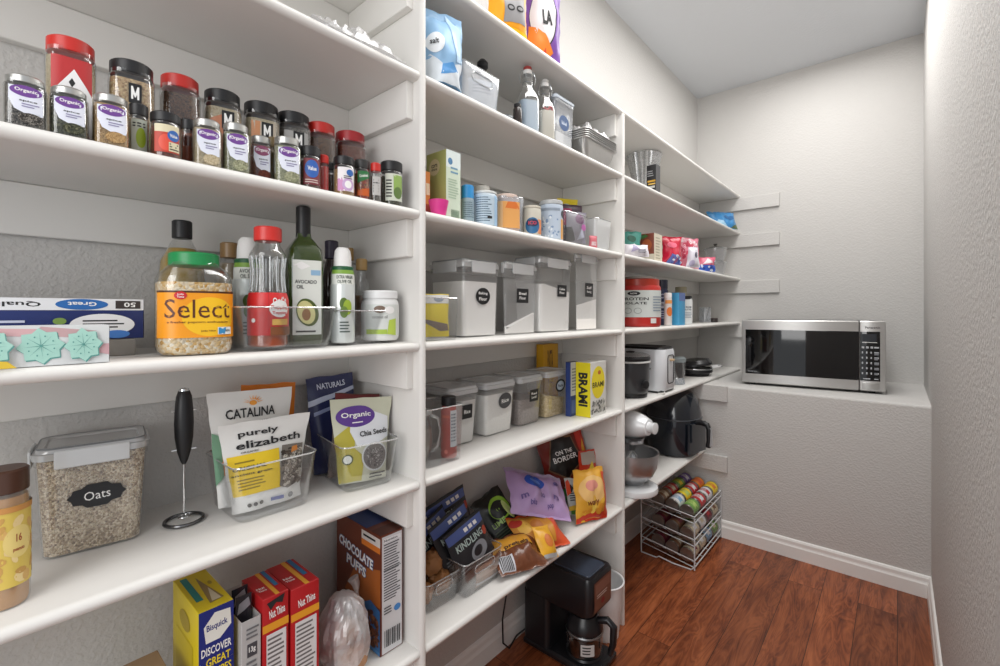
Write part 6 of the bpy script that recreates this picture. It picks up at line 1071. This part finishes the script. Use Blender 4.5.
for y in (0, l):
    mb = MB(); mb.tube([(0, y, 0.006), (w * .3, y, 0.004), (w * .35, y, 0.014), (w * .6, y, 0.004), (w * .94, y, 0.004), (w, y, 0.02)], 0.0034, RW, n=8); mb.build('foot_wire', RK)
mb = MB(); mb.tube([(0, 0, .285), (0, 0.02, .30), (0, l - 0.02, .30), (0, l, .285)], 0.0034, RW, n=8); mb.build('top_bar', RK)
mb = MB(); mb.tube([(0, l, .285), (w * .6, l, .285), (w * .8, l, .272), (w, l, .255)], 0.0034, RW, n=8); mb.build('top_bar', RK)
CANR, CANL = 0.0335, 0.100
TIN = mat('tin_can_metal', '#9a9691', 0.3, 0.9)
cols = {'red': '#b3262b', 'white': '#d3d4d6', 'green': '#6f9a4a', 'yellow': '#e0c52a', 'orange': '#d67a2f', 'purple': '#6a549a', 'brown': '#7d5a42', 'maroon': '#6d2533', 'blue': '#7fa3c4', 'lime': '#a9c46a', 'cream': '#c8bda4', 'tomato': '#c4503a'}
def make_can(ca, cb, label, x, y, z):
    t = thing('food_can', label, 'can', (x, y, z), (-PI / 2, 0, 0), 'food cans in the wire rack'); r = CANR
    mb = MB(); mb.lat([(r * .96, 0.0), (r, 0.002), (r, 0.005), (r * .97, 0.007), (r * .97, CANL - 0.007), (r, CANL - 0.005), (r, CANL - 0.002), (r * .96, CANL), (r * .9, CANL - 0.003), (r * .6, CANL - 0.0035), (0.002, CANL - 0.003)], TIN, n=32); mb.v = [(a, b, c) for a, b, c in mb.v]; mb.build('tin', t)
    mb = MB(); fm = fcyl(r * .978, 0.009, -PI / 2, width=2 * PI * r * .978); H = CANL - 0.018
    art(mb, fm, 2 * PI * r * .978, H, [('r', 0, 0, 1, 1, C(cols[ca])), ('r', 0, 0.3, 1, 0.72, C(cols[cb])), ('e', 0.25, 0.5, 0.08, 0.25, C(cols[ca])), ('e', 0.75, 0.5, 0.08, 0.25, C(cols[ca])), ('lines', 0.4, 0.34, 0.6, 0.66, 3, C(cols[ca])), ('lines', 0.9, 0.34, 1.0, 0.66, 3, C(cols[ca]))], seg=0.008); mb.build('wrapper', t)
    return t
rows = ['front', 'middle', 'back']; pos_ = ['nearest', 'second', 'third', 'farthest']
top = [[('green', 'lime'), ('red', 'white'), ('white', 'red'), ('yellow', 'orange')], [('white', 'blue'), ('yellow', 'lime'), ('red', 'white'), ('orange', 'tomato')], [('brown', 'cream'), ('red', 'cream'), ('green', 'yellow'), ('purple', 'white')]]
mid = [[('cream', 'white'), ('white', 'cream'), ('maroon', 'red'), ('cream', 'brown')], [('brown', 'maroon'), ('green', 'cream'), ('brown', 'cream'), None], [('maroon', 'brown'), ('brown', 'cream'), None, None]]
bot = [[('cream', 'maroon'), ('cream', 'white'), ('blue', 'white'), ('green', 'cream')], [('brown', 'cream'), ('brown', 'cream'), ('maroon', 'cream'), None], [('maroon', 'brown'), ('brown', 'green'), None, None]]
for (zb, zf), grid, tn in zip(tiers, (top, mid, bot), ('top', 'middle', 'bottom')):
    for i, row in enumerate(grid):
        for j, cc in enumerate(row):
            if cc is None: continue
            xx = X1 - 0.008 - CANR - i * (2 * CANR + 0.004); f = (X1 - xx) / w; zz = zf + (zb - zf) * f + CANR * 1.01 + 0.0045; yy = Y0_ + 0.010 + j * (CANL + 0.0035)
            nm = '%s and %s can, %s in the %s row of the %s tier' % (cc[0], cc[1], pos_[j], rows[i], tn)
            make_can(cc[0], cc[1], nm, xx, yy, zz)
# coffee maker: local -y is its front
t = thing('coffee_maker', 'black drip coffee maker with glass carafe on the floor', 'coffee maker', (-0.93, 1.452, 0.001), FACE)
BK = C('#1a1a1d', 0.3); H = 0.335; w = 0.165
mb = MB(); mb.box(-w / 2, w / 2, -0.165, 0.14, 0, 0.028, BK, b=0.008); mb.build('base', t)
mb = MB(); mb.ves([(0.026, w, 0.115, 0.02, 0, 0.082), (H * .62, w, 0.115, 0.02, 0, 0.082)], BK); mb.build('water_tank', t)
mb = MB(); mb.ves([(H * .60, w - 0.01, 0.27, 0.02, 0, 0.002), (H * .63, w, 0.285, 0.024, 0, -0.004), (H * .97, w, 0.29, 0.024, 0, -0.005), (H, w - 0.012, 0.278, 0.02, 0, -0.005)], BK); mb.build('brew_head', t)
mb = MB(); mb.ves([(H, w * .72, 0.15, 0.01, 0, -0.055), (H + 0.004, w * .7, 0.145, 0.01, 0, -0.055)], C('#3a4250', 0.22)); mb.build('top_lid', t)
mb = MB(); art(mb, ffront(-w * .36, -0.15, H * .66), w * .72, H * .30, [('r', 0, 0, 1, 1, C('#6b4436', 0.35)), ('r', 0.08, 0.6, 0.92, 0.92, C('#7d564a', 0.3)), ('e', 0.5, 0.22, 0.1, 0.1, C('#7c1c22')), ('lines', 0.15, 0.4, 0.85, 0.55, 2, C('#c9b7ae'))], off0=0.001); mb.build('control_panel', t)
mb = MB(); mb.lat([(0.058, H * .60), (0.05, H * .55), (0.02, H * .53)], BK, oy=-0.065); mb.build('filter_basket', t)
mb = MB(); mb.lat([(0.064, 0.03), (0.06, 0.036), (0.002, 0.036)], mat('warming_plate', '#2c2c2e', 0.3, 0.5), oy=-0.078, c1=False); mb.build('warming_plate', t)
mb = MB(); mb.lat([(0.058, 0.036), (0.064, 0.042), (0.0655, 0.08), (0.064, 0.115), (0.062, 0.118)], GLASS, oy=-0.078, c1=False, n=40); ca = mb.build('carafe', t)
mb = MB(); mb.lat([(0.062, 0.116), (0.0655, 0.12), (0.0655, 0.128), (0.058, 0.15), (0.045, 0.17), (0.01, 0.172)], BK, oy=-0.078, n=36); mb.build('carafe_lid', ca)
mb = MB(); mb.tube([(0.01, -0.125, 0.155), (0.018, -0.16, 0.165), (0.02, -0.182, 0.15), (0.02, -0.18, 0.09), (0.018, -0.168, 0.05)], [0.012, 0.013, 0.013, 0.012, 0.01], BK, n=10); mb.build('carafe_handle', ca)
mb = MB(); mb.lat([(0.0655, 0.108), (0.0672, 0.112), (0.0655, 0.116)], STEEL, oy=-0.078, n=40, c0=False, c1=False); mb.build('carafe_band', ca)
mb = MB(); art(mb, fcyl(0.0662, 0.05, -PI * .78, 0, -0.078, width=0.06), 0.06, 0.05, [('r', 0.1, 0.1, 0.9, 0.9, C('#c8c8c6')), ('lines', 0.2, 0.2, 0.8, 0.8, 3, INK)], seg=0.006); mb.build('measure_marks', ca)
mb = MB(); mb.tube([(-0.07, 0.135, 0.05), (-0.10, 0.155, 0.03), (-0.15, 0.150, 0.012), (-0.185, 0.150, 0.05), (-0.19, 0.148, 0.14), (-0.16, 0.148, 0.25), (-0.12, 0.145, 0.3), (-0.08, 0.14, 0.28)], 0.0032, BK, n=8); mb.build('power_cord', t)
# white lattice basket
x, y = -0.865, 1.617; t = thing('wastebasket', 'white lattice plastic basket tucked behind the coffee maker', 'basket', (x, y, 0.001)); HB = 0.21; WP = C('#ececec', 0.35)
def bwall(m, n=80):
    mb = MB(); rings = []
    for j in range(13):
        q = j / 12; rr = 0.056 + 0.019 * q; z = HB * q
        rings.append([((rr + 0.0012 * (1 if (i + j) % 2 else -1)) * math.cos(2 * PI * i / n), (rr + 0.0012 * (1 if (i + j) % 2 else -1)) * math.sin(2 * PI * i / n), z) for i in range(n)])
    for j in range(12, -1, -1):
        q = j / 12; rr = 0.0535 + 0.019 * q; z = max(HB * q, 0.003); rings.append([(rr * math.cos(2 * PI * i / n), rr * math.sin(2 * PI * i / n), z) for i in range(n)])
    mb.loft(rings, m); return mb
bwall(WP).build('lattice_wall', t)
mb = MB(); mb.tube([(0.0765 * math.cos(a), 0.0765 * math.sin(a), HB) for a in [2 * PI * i / 48 for i in range(48)]], 0.0035, WP, closed=True); mb.build('rim', t)

# ================================================================== THE MICROWAVE ON THE LEDGE
LT = LZ + 0.0005; A = gp(742, 384, LT); B = gp(886, 395, LT); c, rz, W = AB(A, B, 0.42); h = zat(A.x, A.y, 320) - LT
t = thing('microwave', 'stainless steel microwave oven with black window on the ledge', 'microwave', c, rz); D2 = 0.21; f0 = 0.014
ST = mat('brushed_stainless', '#c4c3c1', 0.34, 0.7, bump=0.15, bscale=120); WB_ = mat('black_glass_window', '#06070a', 0.06, coat=0.5)
mb = MB(); mb.box(-W / 2 + 0.003, W / 2 - 0.003, -D2 + 0.022, D2, f0, h, C('#57585a', 0.4), b=0.004); mb.build('housing', t)
xs_ = W * 0.335
mb = MB(); mb.box(-W / 2, xs_ - 0.001, -D2, -D2 + 0.021, f0 - 0.002, h + 0.001, ST, b=0.005); dr = mb.build('door', t)
mb = MB(); mb.box(-W * .472, xs_ - 0.002, -D2 - 0.0012, -D2 + 0.001, h * .175, h * .855, WB_, b=0.001); mb.build('window', dr)
mb = MB(); mb.box(xs_ + 0.001, W / 2, -D2, -D2 + 0.021, f0 - 0.002, h + 0.001, ST, b=0.005); cp = mb.build('control_panel', t)
mb = MB(); mb.box(xs_ + 0.003, W * .465, -D2 - 0.0012, -D2 + 0.001, h * .175, h * .855, WB_, b=0.001); mb.build('keypad_glass', cp)
mb = MB(); PWd, PH = W * .465 - xs_ - 0.003, h * .68; items = [('r', 0.1, 0.80, 0.82, 0.95, C('#30343a', 0.2)), ('r', 0.1, 0.775, 0.85, 0.785, W_)]
KEY = C('#b9bcc0', 0.5)
for r_ in range(6):
    for k in range(3): items.append(('r', 0.08 + k * 0.22, 0.66 - r_ * 0.105, 0.08 + k * 0.22 + (0.07 if r_ else 0.13), 0.70 - r_ * 0.105, KEY))
    items.append(('r', 0.70, 0.665 - r_ * 0.105, 0.93, 0.695 - r_ * 0.105, KEY))
items += [('r', 0.15, 0.035, 0.5, 0.055, KEY), ('r', 0.7, 0.035, 0.9, 0.055, KEY), ('lines', 0.7, 0.1, 0.93, 0.6, 5, C('#7a7d82'))]
art(mb, ffront(xs_ + 0.003, -D2 - 0.0012, h * .175), PWd, PH, items, seg=1.0); mb.build('keys', cp)
mb = MB(); art(mb, ffront(xs_ + 0.02, -D2 - 0.0002, h * .885), 0.065, 0.02, [('t', 'Panasonic', 0.5, 0.5, 0.9, 0.6, C('#4a4a4c'))], seg=1.0); mb.build('maker_lettering', cp)
mb = MB(); art(mb, ffront(-W * .455, -D2 - 0.0014, h * .195), 0.05, 0.014, [('t', 'Inverter', 0.5, 0.5, 0.9, 0.6, C('#9a9da2'))], seg=1.0); mb.build('window_lettering', dr)
mb = MB(); mb.box(xs_ + 0.012, W * .462, -D2 - 0.002, -D2 + 0.001, h * .06, h * .15, mat('steel_button', '#b5b4b1', 0.35, 0.85), b=0.0015); mb.build('door_button', cp)
for sx in (-1, 1):
    for sy in (-1, 1): mb = MB(); mb.lat([(0.014, 0), (0.015, 0.003), (0.015, f0 + 0.001)], BLACK, ox=sx * W * .42, oy=sy * D2 * .8, n=16); mb.build('foot', t)
